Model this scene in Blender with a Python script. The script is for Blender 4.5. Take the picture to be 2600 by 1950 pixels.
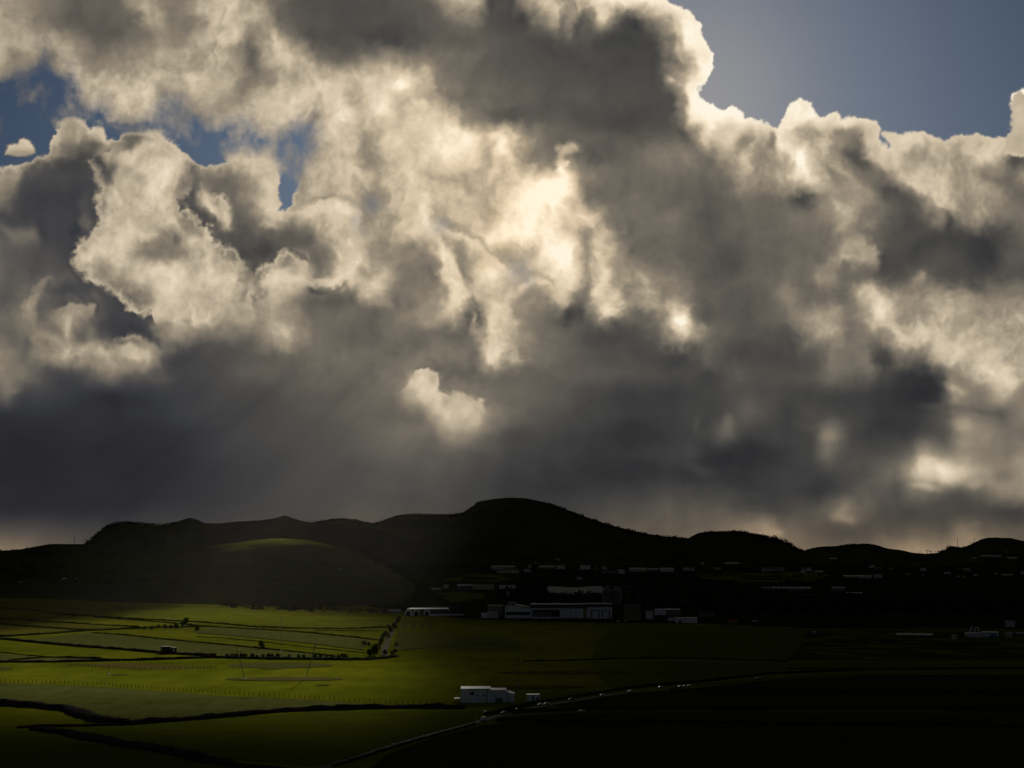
import bpy, bmesh, math, random
import numpy as np
from mathutils import Vector, Matrix
for o in list(bpy.data.objects): bpy.data.objects.remove(o, do_unlink=True)
S = bpy.context.scene
COL = S.collection
# ---------------------------------------------------------------- camera, sun, sky, exposure
FPX = 2600/2/math.tan(math.radians(16.0))       # focal length in photo units
CAM_H = 100.0
PITCH = math.atan(425/FPX)
cam = bpy.data.cameras.new("camera"); camo = bpy.data.objects.new("camera", cam); COL.objects.link(camo)
cam.sensor_width = 36; cam.angle_x = math.radians(32.0); cam.clip_start = 1; cam.clip_end = 90000
camo.location = (0, 0, CAM_H); camo.rotation_euler = (math.pi/2+PITCH, 0, 0)
S.camera = camo
def ray(px, py):
    u = (px-1300)/FPX; v = -(py-975)/FPX
    c, s = math.cos(PITCH), math.sin(PITCH)
    return np.array([u, c-v*s, s+v*c])
SUN_PX = (1520, 310)
_d = ray(*SUN_PX); _d = _d/np.linalg.norm(_d)
SUN_EL = math.asin(_d[2]); SUN_AZ = math.atan2(_d[0], _d[1])   # azimuth from +Y towards +X
sun = bpy.data.lights.new("sun", 'SUN'); suno = bpy.data.objects.new("sun", sun); COL.objects.link(suno)
sun.energy = 5.0; sun.angle = math.radians(0.35); sun.color = (1, .93, .82)
suno.rotation_euler = Vector(_d).to_track_quat('Z', 'Y').to_euler()
W = bpy.data.worlds.new("World"); S.world = W; W.use_nodes = True
nt = W.node_tree; bg = nt.nodes['Background']
sk = nt.nodes.new('ShaderNodeTexSky'); sk.sky_type = 'NISHITA'; sk.sun_disc = False
sk.sun_elevation = SUN_EL; sk.sun_rotation = SUN_AZ; sk.air_density = 1.0; sk.dust_density = 2.0; sk.ozone_density = 9.0
nt.links.new(sk.outputs[0], bg.inputs[0]); bg.inputs[1].default_value = 0.0032
S.view_settings.view_transform = 'Standard'; S.view_settings.look = 'None'
EXPO = 1.7
S.view_settings.exposure = EXPO; S.view_settings.gamma = 1; S.view_settings.use_curve_mapping = False
S.render.engine = 'CYCLES'
S.cycles.max_bounces = 6; S.cycles.transparent_max_bounces = 16
# ---------------------------------------------------------------- cloud field: light and shade painted as brightness levels
import numpy as np, math
SW, SH, SS = 1320, 730, 2.0          # field size, photo units per cell
_rng = np.random.RandomState(7)
def _perlin(x, y, seed=0):
    r = np.random.RandomState(seed); P = r.permutation(512).astype(np.int32)
    A = r.uniform(0, 2*np.pi, 512); gx, gy = np.cos(A), np.sin(A)
    xi = np.floor(x).astype(np.int32); yi = np.floor(y).astype(np.int32)
    xf = x-xi; yf = y-yi
    u = xf*xf*xf*(xf*(xf*6-15)+10); v = yf*yf*yf*(yf*(yf*6-15)+10)
    def g(ix, iy, dx, dy):
        h = P[(P[ix & 511]+iy) & 511]
        return gx[h]*dx+gy[h]*dy
    a = g(xi, yi, xf, yf); b = g(xi+1, yi, xf-1, yf)
    c = g(xi, yi+1, xf, yf-1); d = g(xi+1, yi+1, xf-1, yf-1)
    return ((a+(b-a)*u)*(1-v)+(c+(d-c)*u)*v)*1.5
def fbm(x, y, sc, octv=5, seed=0, gain=.5, ridge=False):
    s = 0; a = 1; t = 0
    for o in range(octv):
        n = _perlin(x/sc*(2**o)+17.3*o, y/sc*(2**o)-9.1*o, seed+o)
        if ridge: n = 3.2*np.abs(n)-1
        s = s+a*n; t += a; a *= gain
    return s/t
def worley(x, y, sc, octv=3, seed=0, gain=.5):
    """rounded cauliflower heads: sum of domes around scattered points"""
    s = 0; a = 1; t = 0
    for o in range(octv):
        r = np.random.RandomState(seed+o); JX = r.rand(64, 64); JY = r.rand(64, 64); JR = r.uniform(.75, 1.15, (64, 64))
        X = x/sc*(1.9**o)+5.1*o; Y = y/sc*(1.9**o)+8.3*o
        xi = np.floor(X).astype(np.int32); yi = np.floor(Y).astype(np.int32)
        h = np.zeros(X.shape)
        for dx in (-1, 0, 1):
            for dy in (-1, 0, 1):
                cx, cy = xi+dx, yi+dy; m, n = cx & 63, cy & 63
                d2 = ((X-cx-JX[m, n])**2+(Y-cy-JY[m, n])**2)/JR[m, n]**2
                h = np.maximum(h, np.clip(1-d2, 0, 1))
        s = s+a*np.sqrt(h+.02); t += a; a *= gain
    return s/t
def sm(a, b, x):
    t = np.clip((x-a)/(b-a), 0, 1); return t*t*(3-2*t)

ROWS = {
0:"0:165 100:130 200:95 300:105 350:165 400:150 450:120 500:170 550:200 600:190 650:165 700:110 750:90 800:82 900:78 1000:80 1090:100 1130:150 1170:195 1200:180 1240:85 1300:80 1345:150 1370:200 1400:190 1440:160 1500:215 1550:235 1600:235 1680:240",
50:"0:175 50:165 80:130 130:115 170:100 220:95 300:100 340:110 360:165 400:160 440:125 480:130 520:160 540:195 600:205 640:185 670:180 690:150 720:110 800:84 900:80 1000:78 1080:90 1120:100 1170:140 1200:110 1230:85 1300:75 1340:78 1370:120 1390:190 1410:150 1425:110 1440:150 1460:110 1500:130 1530:200 1560:160 1590:110 1620:85 1650:130 1680:170 1700:190 1730:230 1760:240",
100:"0:185 50:180 100:160 150:170 200:140 250:100 300:100 350:120 400:145 450:140 500:165 550:200 600:195 640:130 670:150 700:190 750:130 800:90 900:82 1000:80 1100:95 1200:95 1300:80 1400:85 1500:85 1550:78 1600:72 1650:75 1690:120 1720:200 1740:225 1780:240",
150:"0:175 50:150 90:150 130:130 170:175 200:165 250:140 300:140 350:150 400:170 450:175 500:165 550:185 600:150 640:115 660:160 700:190 740:195 780:180 820:120 900:110 930:140 960:165 1000:150 1050:130 1100:115 1200:105 1250:90 1300:85 1350:82 1450:75 1500:78 1600:70 1670:75 1700:110 1730:170 1750:170 1770:240 1800:235",
200:"0:150 60:130 120:140 200:190 300:190 350:185 400:190 450:175 500:190 560:180 620:130 650:135 700:185 750:190 800:200 850:185 900:190 950:210 990:225 1010:215 1030:235 1060:200 1100:180 1130:130 1200:105 1300:92 1400:80 1500:78 1600:75 1670:78 1710:130 1740:170 1760:220 1790:245",
250:"0:120 150:150 220:180 260:190 300:200 340:205 380:210 420:170 450:170 500:190 550:180 590:150 620:150 650:190 700:215 750:210 780:205 850:210 900:190 950:225 980:230 1010:190 1040:205 1080:200 1110:190 1130:150 1150:130 1200:115 1300:100 1350:95 1400:88 1500:85 1600:78 1700:75 1735:130 1755:200 1770:250 1800:250",
300:"0:120 150:165 200:190 300:190 400:180 500:150 600:190 650:175 700:200 770:215 795:165 820:200 900:215 1000:210 1060:215 1100:220 1150:210 1180:150 1250:110 1300:100 1400:90 1500:80 1600:72 1700:80 1740:140 1765:240 1800:248 1850:235 1900:225 1950:230 2000:240 2050:235 2100:230 2140:225 2200:230 2300:200 2560:190 2600:215",
350:"0:130 130:170 170:150 200:140 250:180 270:190 310:115 340:120 370:185 400:200 500:190 600:195 660:200 700:180 800:150 850:210 900:200 930:170 950:165 980:210 1050:220 1100:225 1150:235 1180:235 1220:200 1260:225 1290:235 1310:190 1340:150 1400:110 1500:95 1600:90 1700:88 1750:95 1770:150 1800:215 1830:190 1850:200 1880:160 1900:175 1930:205 1960:140 1990:232 2020:215 2050:170 2080:195 2110:190 2150:140 2180:135 2210:205 2260:205 2340:215 2400:200 2450:190 2500:210 2550:205 2580:215 2600:190",
400:"0:110 100:90 160:78 230:80 260:160 300:180 350:200 400:205 450:205 500:150 530:130 570:145 600:190 640:200 660:195 750:150 800:170 850:190 900:200 935:160 960:160 1000:200 1050:210 1100:225 1150:235 1200:225 1240:195 1270:215 1300:225 1330:175 1360:140 1420:125 1500:95 1600:100 1660:120 1700:118 1750:130 1800:115 1850:160 1900:195 1930:150 1960:160 2000:180 2040:228 2080:205 2120:160 2155:150 2180:100 2210:115 2230:190 2270:205 2300:180 2350:170 2400:170 2450:190 2500:198 2550:180 2575:120 2600:115",
450:"0:150 40:140 60:90 100:78 200:75 250:80 280:110 300:170 330:190 380:205 420:215 460:200 480:140 500:120 540:115 580:110 620:150 660:205 690:220 760:150 800:195 850:190 880:205 930:185 960:165 1000:200 1050:215 1100:205 1150:195 1190:180 1220:175 1260:200 1300:215 1350:225 1400:240 1430:252 1450:225 1480:150 1520:120 1600:105 1700:108 1800:108 1850:110 1880:150 1910:160 1950:160 2000:165 2040:225 2065:235 2090:190 2120:140 2160:165 2200:120 2250:115 2280:160 2320:205 2400:200 2430:165 2480:175 2530:125 2570:110 2600:150",
500:"0:125 30:110 50:80 100:68 200:68 250:95 270:175 300:195 350:205 400:205 450:195 480:130 500:115 520:160 540:185 560:120 600:110 640:150 680:210 700:200 750:130 800:195 850:190 900:190 945:130 970:150 1000:200 1050:215 1100:205 1150:212 1190:190 1220:200 1260:205 1300:228 1340:248 1380:254 1420:250 1450:225 1480:175 1500:130 1550:112 1600:112 1700:100 1800:92 1850:100 1900:112 2000:108 2035:88 2070:140 2100:150 2150:165 2200:140 2240:95 2280:95 2310:120 2340:160 2370:150 2390:185 2410:170 2450:155 2500:165 2550:125 2600:108",
550:"0:78 100:68 200:70 240:120 260:190 300:200 350:200 400:190 440:190 460:160 480:110 500:95 520:120 540:200 570:205 590:110 620:115 650:140 690:200 720:190 760:190 800:212 850:218 900:215 925:140 950:165 1000:190 1050:210 1085:215 1110:150 1140:190 1190:195 1250:210 1300:235 1340:250 1380:248 1430:240 1460:215 1500:210 1530:190 1560:140 1600:110 1700:115 1750:100 1800:90 1900:100 2000:115 2050:110 2080:135 2110:165 2130:190 2155:175 2180:125 2230:115 2250:95 2300:78 2330:88 2380:130 2395:90 2440:115 2490:170 2520:130 2560:115 2600:120",
600:"0:95 50:95 75:108 100:72 200:70 225:140 250:200 300:210 350:200 400:185 440:145 480:185 520:185 545:90 600:85 650:92 700:105 750:100 790:115 830:195 900:205 940:205 970:150 1000:165 1050:195 1090:232 1110:150 1140:150 1200:215 1250:232 1300:230 1350:245 1400:240 1450:190 1490:160 1530:210 1560:170 1600:110 1700:105 1750:100 1800:88 1900:95 2000:108 2100:118 2150:125 2175:160 2205:160 2225:110 2260:85 2300:80 2350:75 2400:72 2450:70 2500:64 2540:78 2600:100",
650:"0:100 50:90 100:85 150:82 180:80 195:190 230:200 260:210 300:210 350:165 390:130 420:140 450:150 480:180 520:195 560:165 590:120 605:80 640:80 680:78 720:120 765:165 775:140 790:90 830:120 870:200 900:210 930:210 950:170 1000:160 1050:150 1085:160 1115:230 1140:200 1165:165 1200:208 1250:228 1290:180 1330:175 1370:215 1400:245 1450:230 1490:165 1520:210 1560:190 1590:150 1620:110 1700:110 1740:95 1800:85 1850:80 1900:90 2000:105 2080:110 2120:130 2160:165 2200:170 2220:150 2240:80 2350:75 2400:80 2450:70 2490:60 2520:62 2550:85 2600:95",
700:"0:100 50:95 100:90 170:95 200:120 230:160 260:150 300:175 350:200 400:215 450:215 500:205 550:210 600:200 635:110 655:190 700:215 750:205 790:175 820:205 850:215 900:210 930:165 970:200 1000:190 1030:140 1100:140 1125:225 1155:195 1180:145 1210:190 1250:240 1290:200 1310:175 1340:185 1380:235 1410:245 1440:225 1480:170 1500:200 1540:225 1560:170 1600:145 1650:150 1700:125 1750:100 1800:88 1900:95 2000:112 2050:112 2110:150 2150:108 2200:110 2250:90 2300:95 2345:115 2400:92 2500:78 2550:90 2600:82",
750:"0:95 50:100 90:140 120:105 170:75 200:85 240:110 280:95 310:90 350:140 380:180 430:215 470:205 520:190 570:210 610:190 650:185 700:185 740:170 780:125 800:110 850:100 900:120 925:190 960:180 1000:120 1050:125 1080:140 1110:150 1140:222 1170:212 1190:185 1230:200 1260:200 1300:200 1330:165 1350:135 1400:190 1430:185 1450:130 1490:140 1520:205 1560:200 1600:150 1640:165 1680:140 1720:145 1745:130 1780:100 1850:88 1950:95 2000:125 2050:110 2100:115 2150:110 2180:170 2230:200 2270:180 2310:145 2370:150 2400:170 2430:160 2500:130 2550:130 2600:120",
800:"0:105 60:115 90:140 120:110 150:125 190:165 220:140 240:105 300:75 350:72 380:95 420:150 450:190 500:190 550:180 600:165 650:165 700:175 750:145 790:110 850:108 900:110 950:105 1000:115 1050:130 1090:150 1135:212 1155:170 1190:110 1210:130 1230:200 1260:212 1300:200 1330:155 1360:130 1400:110 1440:78 1480:90 1520:150 1550:205 1570:190 1610:115 1650:115 1690:190 1712:240 1740:190 1765:115 1800:95 1900:85 2000:108 2050:145 2100:155 2150:118 2190:150 2230:218 2260:190 2290:150 2330:140 2370:170 2400:185 2450:160 2550:170 2600:170",
850:"0:110 40:110 80:105 110:150 140:120 180:160 210:105 240:120 290:80 330:75 370:75 400:115 430:145 480:130 530:110 600:110 650:120 700:170 740:190 770:150 800:120 850:105 900:100 1000:110 1100:118 1180:105 1215:160 1240:205 1280:205 1300:195 1340:150 1380:110 1450:98 1500:85 1600:88 1660:105 1685:150 1720:215 1750:160 1780:130 1820:100 1900:85 2000:85 2060:140 2100:170 2130:150 2160:125 2200:128 2240:145 2280:195 2330:215 2380:190 2450:182 2520:182 2600:165",
900:"0:138 60:110 100:130 150:172 200:165 250:155 300:175 340:195 380:170 420:100 450:75 500:78 600:85 650:95 700:105 800:108 900:110 1000:105 1045:115 1080:120 1150:120 1200:120 1230:200 1270:212 1300:170 1350:118 1400:105 1500:85 1600:75 1700:75 1800:95 1850:80 1900:72 2000:75 2060:90 2120:120 2200:115 2235:80 2300:115 2350:130 2380:190 2430:200 2500:195 2540:180 2600:170",
950:"0:130 40:120 100:95 150:75 200:80 250:110 285:140 320:100 380:90 450:68 550:72 650:90 750:92 850:105 950:100 1000:120 1050:170 1075:190 1100:110 1120:105 1200:105 1250:120 1300:110 1400:95 1500:85 1600:80 1700:75 1800:68 1880:90 1950:78 2050:80 2120:100 2200:105 2240:70 2300:66 2360:72 2410:110 2470:150 2520:185 2560:200 2600:170",
1000:"0:95 25:105 50:65 100:68 200:55 300:50 400:58 500:60 600:70 700:75 800:85 900:95 950:105 1010:120 1040:190 1075:215 1110:190 1140:130 1180:150 1210:140 1250:110 1300:105 1400:90 1500:75 1600:62 1700:62 1800:68 1900:80 2000:72 2100:68 2200:60 2280:48 2350:44 2390:60 2420:150 2470:120 2500:120 2545:160 2600:130",
1050:"0:50 100:50 200:48 300:45 400:52 500:60 600:65 700:70 800:80 900:95 1000:100 1060:115 1100:170 1150:205 1200:195 1230:140 1300:105 1400:80 1500:68 1600:58 1700:60 1750:70 1800:68 1900:85 2000:65 2060:75 2150:65 2230:48 2320:50 2380:70 2420:100 2470:115 2540:90 2600:120",
1100:"0:42 100:42 200:44 300:42 400:45 500:52 600:62 700:68 800:75 900:85 1000:98 1090:110 1140:150 1180:140 1230:100 1300:80 1400:68 1500:58 1600:50 1700:55 1800:66 1850:98 1890:60 2000:65 2060:75 2105:115 2160:65 2200:55 2300:55 2400:80 2450:145 2500:130 2550:110 2600:105",
1150:"0:40 100:38 200:40 300:40 400:44 500:50 600:55 700:62 800:70 900:80 1000:92 1100:95 1200:85 1300:68 1400:60 1500:52 1600:50 1700:58 1760:66 1800:52 1900:45 2000:60 2060:75 2100:105 2150:70 2250:75 2310:90 2350:130 2400:120 2450:140 2500:120 2560:115 2600:130",
1200:"0:38 100:38 200:40 300:40 400:42 500:45 600:52 700:58 800:65 900:68 1000:78 1100:80 1200:72 1300:60 1400:55 1500:50 1600:48 1700:55 1800:52 1900:50 2000:62 2100:66 2200:74 2280:105 2330:190 2400:200 2450:165 2500:140 2550:130 2600:150",
1250:"0:42 100:40 300:42 500:45 600:52 700:60 800:62 900:70 1000:75 1100:72 1200:65 1300:60 1400:55 1500:55 1600:60 1700:70 1750:72 1800:68 1900:60 2000:63 2080:60 2200:85 2280:80 2330:120 2370:110 2430:85 2500:100 2540:130 2600:140",
1300:"0:45 100:46 200:44 300:45 400:48 500:50 600:58 700:58 800:62 900:75 1000:72 1100:70 1200:65 1300:62 1400:62 1500:70 1600:80 1700:88 1800:88 1900:78 2000:75 2100:95 2140:128 2180:95 2230:75 2300:66 2400:70 2500:70 2600:66",
1350:"0:80 100:74 200:66 300:62 400:66 500:62 600:66 700:68 800:70 900:78 1000:75 1100:70 1200:70 1300:70 1400:72 1500:78 1600:88 1700:95 1800:98 1880:120 1950:150 1990:110 2050:90 2100:80 2200:75 2300:80 2400:78 2450:110 2500:85 2600:80",
1400:"0:118 100:100 200:88 300:82 400:80 500:76 600:74 700:70 800:75 900:80 1000:80 1300:80 1700:100 1800:105 1900:105 2000:112 2100:90 2200:90 2300:118 2400:125 2480:128 2530:105 2600:90",
1450:"0:125 300:100 600:85 1000:90 1800:120 2000:120 2600:110"}

def _grid():
    ys = sorted(ROWS); xs = np.arange(-40, 2641, 20.)
    G = []
    for y in ys:
        p = [tuple(map(float, t.split(':'))) for t in ROWS[y].split()]
        G.append(np.interp(xs, [a for a, _ in p], [b for _, b in p]))
    G = np.array(G)
    return xs, np.array(ys, float), G
def _sample(x, y):
    xs, ys, G = _grid()
    fx = np.clip((x-xs[0])/20., 0, len(xs)-1.001); fy = np.clip(y/50., 0, len(ys)-1.001)
    ix = fx.astype(int); iy = fy.astype(int); tx = fx-ix; ty = fy-iy
    def cub(p0, p1, p2, p3, t):
        return p1+.5*t*(p2-p0+t*(2*p0-5*p1+4*p2-p3+t*(3*(p1-p2)+p3-p0)))
    n, m = G.shape
    R = []
    for k in (-1, 0, 1, 2):
        r = np.clip(iy+k, 0, n-1)
        R.append(cub(*[G[r, np.clip(ix+j, 0, m-1)] for j in (-1, 0, 1, 2)], tx))
    return cub(*R, ty)

def sdist(x, y, pts, closed=True):
    """signed distance to a polygon (+ inside) or polyline (+ left side, looking along it)"""
    P = np.array(pts, float); n = len(P)
    best = np.full(x.shape, 1e12); sgn = np.ones(x.shape)
    ins = np.zeros(x.shape, bool)
    for i in range(n if closed else n-1):
        ax, ay = P[i]; bx, by = P[(i+1) % n]
        dx, dy = bx-ax, by-ay
        t = np.clip(((x-ax)*dx+(y-ay)*dy)/(dx*dx+dy*dy+1e-9), 0, 1)
        ex, ey = x-ax-t*dx, y-ay-t*dy
        d = ex*ex+ey*ey
        c = dx*(y-ay)-dy*(x-ax)
        k = d < best-1e-6
        best = np.where(k, d, best)
        if closed:
            cond = (ay > y) != (by > y)
            ins ^= cond & (x < (bx-ax)*(y-ay)/(by-ay+1e-12)+ax)
        else:
            sgn = np.where(k, np.where(c < 0, 1., -1.), sgn)
    d = np.sqrt(best)
    return d*(np.where(ins, 1, -1) if closed else sgn)

# open sky gaps (polygons), each: points, edge softness, roughness, rim brightness, rim width
GAP_LEFT = [(-60,190),(40,168),(90,150),(112,95),(128,140),(150,165),(178,165),(205,200),(212,245),(262,255),(285,270),(298,305),(380,298),(425,242),(465,234),(490,268),(545,306),(605,288),(650,306),(690,334),(735,300),(785,300),(800,300),(815,318),(812,400),(790,425),(770,470),(738,540),(705,543),(699,480),(700,430),(686,388),(650,398),(615,387),(582,408),(560,430),(520,430),(478,408),(440,375),(398,340),(330,340),(296,360),(270,350),(250,326),(216,330),(205,311),(180,305),(150,325),(125,360),(122,398),(80,412),(40,432),(-60,428)]
GAP_RIGHT = [(1672,-60),(1680,0),(1715,15),(1750,32),(1776,55),(1780,90),(1792,112),(1811,140),(1808,170),(1790,200),(1773,218),(1778,250),(1798,266),(1830,281),(1855,269),(1880,285),(1888,303),(1930,306),(1955,325),(1978,328),(1985,305),(2004,268),(2030,250),(2055,265),(2075,298),(2092,302),(2122,284),(2140,300),(2160,294),(2195,305),(2226,310),(2232,330),(2228,352),(2255,378),(2270,380),(2258,358),(2244,340),(2252,334),(2300,345),(2340,340),(2375,352),(2402,362),(2440,343),(2480,342),(2520,350),(2562,346),(2575,300),(2570,240),(2592,228),(2680,232),(2680,-60)]
PUFF = [(16,392),(20,368),(45,366),(60,352),(75,358),(86,378),(90,392),(55,396)]
PLUME = [(2574,244),(2586,231),(2604,246),(2640,300),(2680,420),(2545,385),(2566,335)]
# crisp cloud outlines: points, L on the + side, L on the - side, widths, roughness
EDGES = [
 # big lit cumulus, left side against dark cloud (walk so the lit side is left)
 ([(250,395),(228,410),(244,440),(256,462),(262,482),(256,495),(250,508),(247,530),(258,552),(240,590),(212,618),(194,632),(187,660),(206,680),(226,716),(262,720),(300,745),(326,775),(372,795),(398,812),(402,838)], 198, 78, 16, 30, 9),
 # right side of the cumulus facing the dark pocket
 ([(635,735),(632,700),(600,668),(592,640),(560,628),(527,612),(524,580),(490,558),(455,512),(470,480),(478,455)], 192, 90, 16, 28, 12),
 # detached knob
 ([(566,600),(578,580),(582,530),(566,502),(545,505),(528,478)], 205, 112, 16, 22, 6),
 # second cumulus over the pocket
 ([(790,690),(760,668),(722,640),(700,670),(665,675),(640,725)], 195, 92, 12, 25, 8),
 ([(925,545),(880,515),(850,508),(790,520),(745,540),(738,560)], 215, 150, 18, 12, 6),
 # dome above the middle
 ([(1320,720),(1300,690),(1262,665),(1215,612),(1180,600),(1140,588),(1110,575),(1070,545)], 228, 178, 18, 14, 5),
 ([(237,818),(233,782),(215,778),(180,771),(150,783),(134,802)], 158, 82, 14, 16, 6),
 ([(404,905),(388,874),(342,852),(305,857),(288,874)], 178, 80, 14, 16, 5),
 ([(232,800),(205,760),(160,712)][::-1] if False else [(152,716),(120,708),(88,735),(66,762),(62,790)], 135, 96, 10, 12, 6),
 ([(1238,1066),(1216,1022),(1165,1005),(1140,992),(1112,992),(1108,970),(1085,945),(1065,942),(1042,966)], 200, 122, 22, 26, 10),
 ([(1208,850),(1204,800),(1192,775)], 200, 100, 12, 16, 4),
 ([(902,745),(880,712),(850,724),(800,716),(785,724)][::-1], 200, 100, 12, 12, 5),
 ([(2222,690),(2224,640),(2205,605),(2165,592)], 152, 92, 16, 18, 5),
 ([(1400,745),(1395,720),(1360,708),(1325,722),(1300,742)], 235, 170, 12, 14, 4),
]
# soft local touches: x, y, rx, ry, angle, level, weight
BLOBS = [(182,368,62,20,0,98,.7),(325,352,34,11,8,98,.8),(345,385,30,16,0,212,.6),(280,340,20,12,0,205,.5),(470,482,15,36,-20,98,.7),(505,545,20,36,10,112,.6),(556,560,16,36,-15,208,.6),
(410,640,46,24,10,138,.7),(442,605,11,13,0,100,.6),(395,618,20,12,0,125,.5),(405,785,30,26,0,222,.6),(350,720,30,20,0,205,.4),(470,720,60,30,0,212,.4),(560,720,25,25,0,205,.4),(620,690,14,30,0,170,.4),
(190,795,26,22,0,168,.6),(180,830,14,16,0,185,.6),(232,790,8,18,0,150,.5),(95,745,14,34,25,150,.6),(70,800,20,40,0,135,.4),(215,835,20,26,0,105,.5),(150,860,40,16,35,178,.6),(215,900,22,18,0,185,.5),(340,878,42,18,5,186,.7),(330,915,50,14,0,120,.5),
(40,590,40,16,30,118,.5),(800,728,28,10,5,88,.8),(855,735,36,18,0,92,.6),(958,600,42,52,10,142,.6),(1045,690,50,62,0,124,.7),(1010,650,30,30,0,140,.4),(1190,665,30,44,-25,140,.6),(1112,620,12,40,-35,232,.7),(1150,690,13,40,-20,230,.7),(1160,755,16,36,10,222,.6),
(1192,800,15,32,0,98,.8),(760,590,55,40,10,98,.6),(768,652,6,13,15,198,.8),(738,632,18,7,25,168,.6),(690,575,22,12,0,196,.5),(800,640,30,22,0,150,.4),(845,660,18,16,0,132,.5),
(1260,600,30,18,20,236,.4),(1300,560,34,20,0,228,.4),(1230,500,30,26,-30,178,.5),(1195,470,18,26,-20,172,.5),(1275,420,26,24,0,190,.4),(1180,400,44,26,0,236,.5),(1240,345,20,10,-20,232,.6),(1270,388,16,12,0,240,.6),(1060,260,16,12,0,240,.5),(1025,205,14,14,0,240,.5),(980,230,14,40,0,224,.4),(930,400,30,22,40,160,.5),(890,330,30,20,0,190,.4),(960,320,16,26,-20,186,.5),
(1427,425,13,26,-15,255,.9),(1440,385,22,12,-20,226,.6),(1368,500,32,30,0,255,.9),(1410,620,34,34,0,250,.7),(1490,590,26,24,30,158,.7),(1484,668,10,34,0,164,.6),(1518,740,14,26,0,228,.7),(1430,760,24,16,0,205,.5),(1340,770,34,26,10,150,.6),(1555,802,15,16,0,232,.8),(1716,812,20,20,0,252,.9),(1700,840,10,10,0,235,.5),(1785,845,12,18,30,160,.5),(1625,775,60,16,0,182,.5),(1640,720,10,40,-20,170,.4),(1590,700,12,30,0,165,.4),
(1725,112,12,44,-8,158,.6),(1708,160,14,12,0,126,.7),(1770,130,16,44,-12,246,.7),(1740,60,26,18,30,238,.6),(1700,200,14,10,30,215,.6),(1752,232,12,22,-10,245,.7),(1768,268,20,22,0,252,.9),(1540,30,24,20,0,220,.5),(1460,25,10,22,0,215,.5),(1500,40,12,18,0,150,.5),
(1858,292,28,18,0,238,.7),(1884,356,22,13,10,146,.7),(1840,330,20,20,0,215,.4),(1968,362,12,26,-10,132,.7),(1940,350,16,18,0,205,.5),(2032,292,28,34,0,240,.7),(2008,380,12,44,-32,238,.8),(2050,445,20,28,-10,238,.7),(2072,338,42,16,5,168,.7),(2148,330,18,13,10,136,.8),(2180,388,36,17,10,92,.9),(2125,300,24,12,0,228,.5),(2160,430,40,12,30,200,.5),(2235,400,40,14,30,210,.6),(2330,470,56,16,32,212,.6),(2400,515,40,12,32,196,.6),(2420,400,50,16,10,176,.5),(2330,395,30,10,10,176,.4),(2500,380,26,22,0,206,.5),(2450,420,20,26,0,150,.3),(2582,400,22,24,30,92,.8),(2560,480,30,40,0,112,.5),
(2200,450,36,14,30,112,.6),(2270,500,40,16,35,84,.7),(2320,560,40,22,35,76,.6),(2500,630,40,26,20,62,.6),(2430,620,60,30,0,72,.4),(2040,508,18,12,0,84,.6),(2125,528,24,14,30,190,.7),(2095,480,16,18,0,150,.5),(2175,625,38,32,0,158,.6),(2155,655,20,10,0,168,.5),(2115,670,12,20,0,152,.5),(2158,680,12,12,0,100,.5),(2215,680,20,12,0,98,.5),(2255,708,14,12,0,104,.6),(2235,785,18,30,10,224,.7),(2260,830,22,12,20,220,.5),(2325,852,28,20,10,222,.6),(2322,780,34,18,0,148,.6),(2385,790,24,30,-30,190,.5),(2345,700,12,18,0,168,.5),(2090,800,28,16,0,168,.6),(2110,850,34,16,10,172,.6),(2010,740,26,22,0,132,.5),(2000,755,30,16,0,130,.4),
(2250,920,24,16,0,62,.7),(2200,1040,60,24,0,56,.4),(2345,975,60,26,10,46,.7),(2260,1060,40,30,0,50,.5),(2440,1000,22,12,0,170,.5),(2415,995,14,10,0,168,.5),(2550,975,24,20,0,186,.5),(2445,1075,30,18,10,172,.6),(2390,1035,50,8,5,78,.5),(2500,1045,50,8,8,84,.5),
(2105,1112,20,14,10,128,.7),(2060,1090,30,10,20,88,.5),(1850,1070,12,20,0,108,.7),(1770,1075,8,20,0,84,.5),(1880,1140,50,24,0,44,.6),(2345,1180,26,24,20,204,.6),(2400,1205,44,20,10,210,.7),(2350,1238,34,10,5,200,.6),(2480,1225,24,12,0,170,.5),(2580,1180,20,26,0,150,.5),(2545,1210,22,16,0,100,.6),(2142,1316,26,12,10,138,.8),(1925,1345,30,9,8,130,.6),(1965,1352,24,9,0,158,.7),(2470,1335,22,8,-20,96,.6),(1780,1195,40,14,20,72,.4),(2080,1240,44,16,0,54,.5),
(1060,972,24,22,20,222,.7),(1105,1015,30,26,40,212,.6),(1165,1035,40,30,20,208,.7),(1190,1075,28,20,0,180,.4),(1045,1000,14,12,0,150,.5),(1000,960,30,16,30,120,.4),(1110,915,24,10,20,132,.5),(1255,915,22,24,0,224,.7),(1320,905,10,26,0,190,.5),(1050,925,6,12,0,130,.4),
(30,990,18,10,0,112,.6),(250,930,20,18,0,150,.5),(120,950,40,20,0,70,.4),(400,960,40,16,0,92,.4)]
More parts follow.
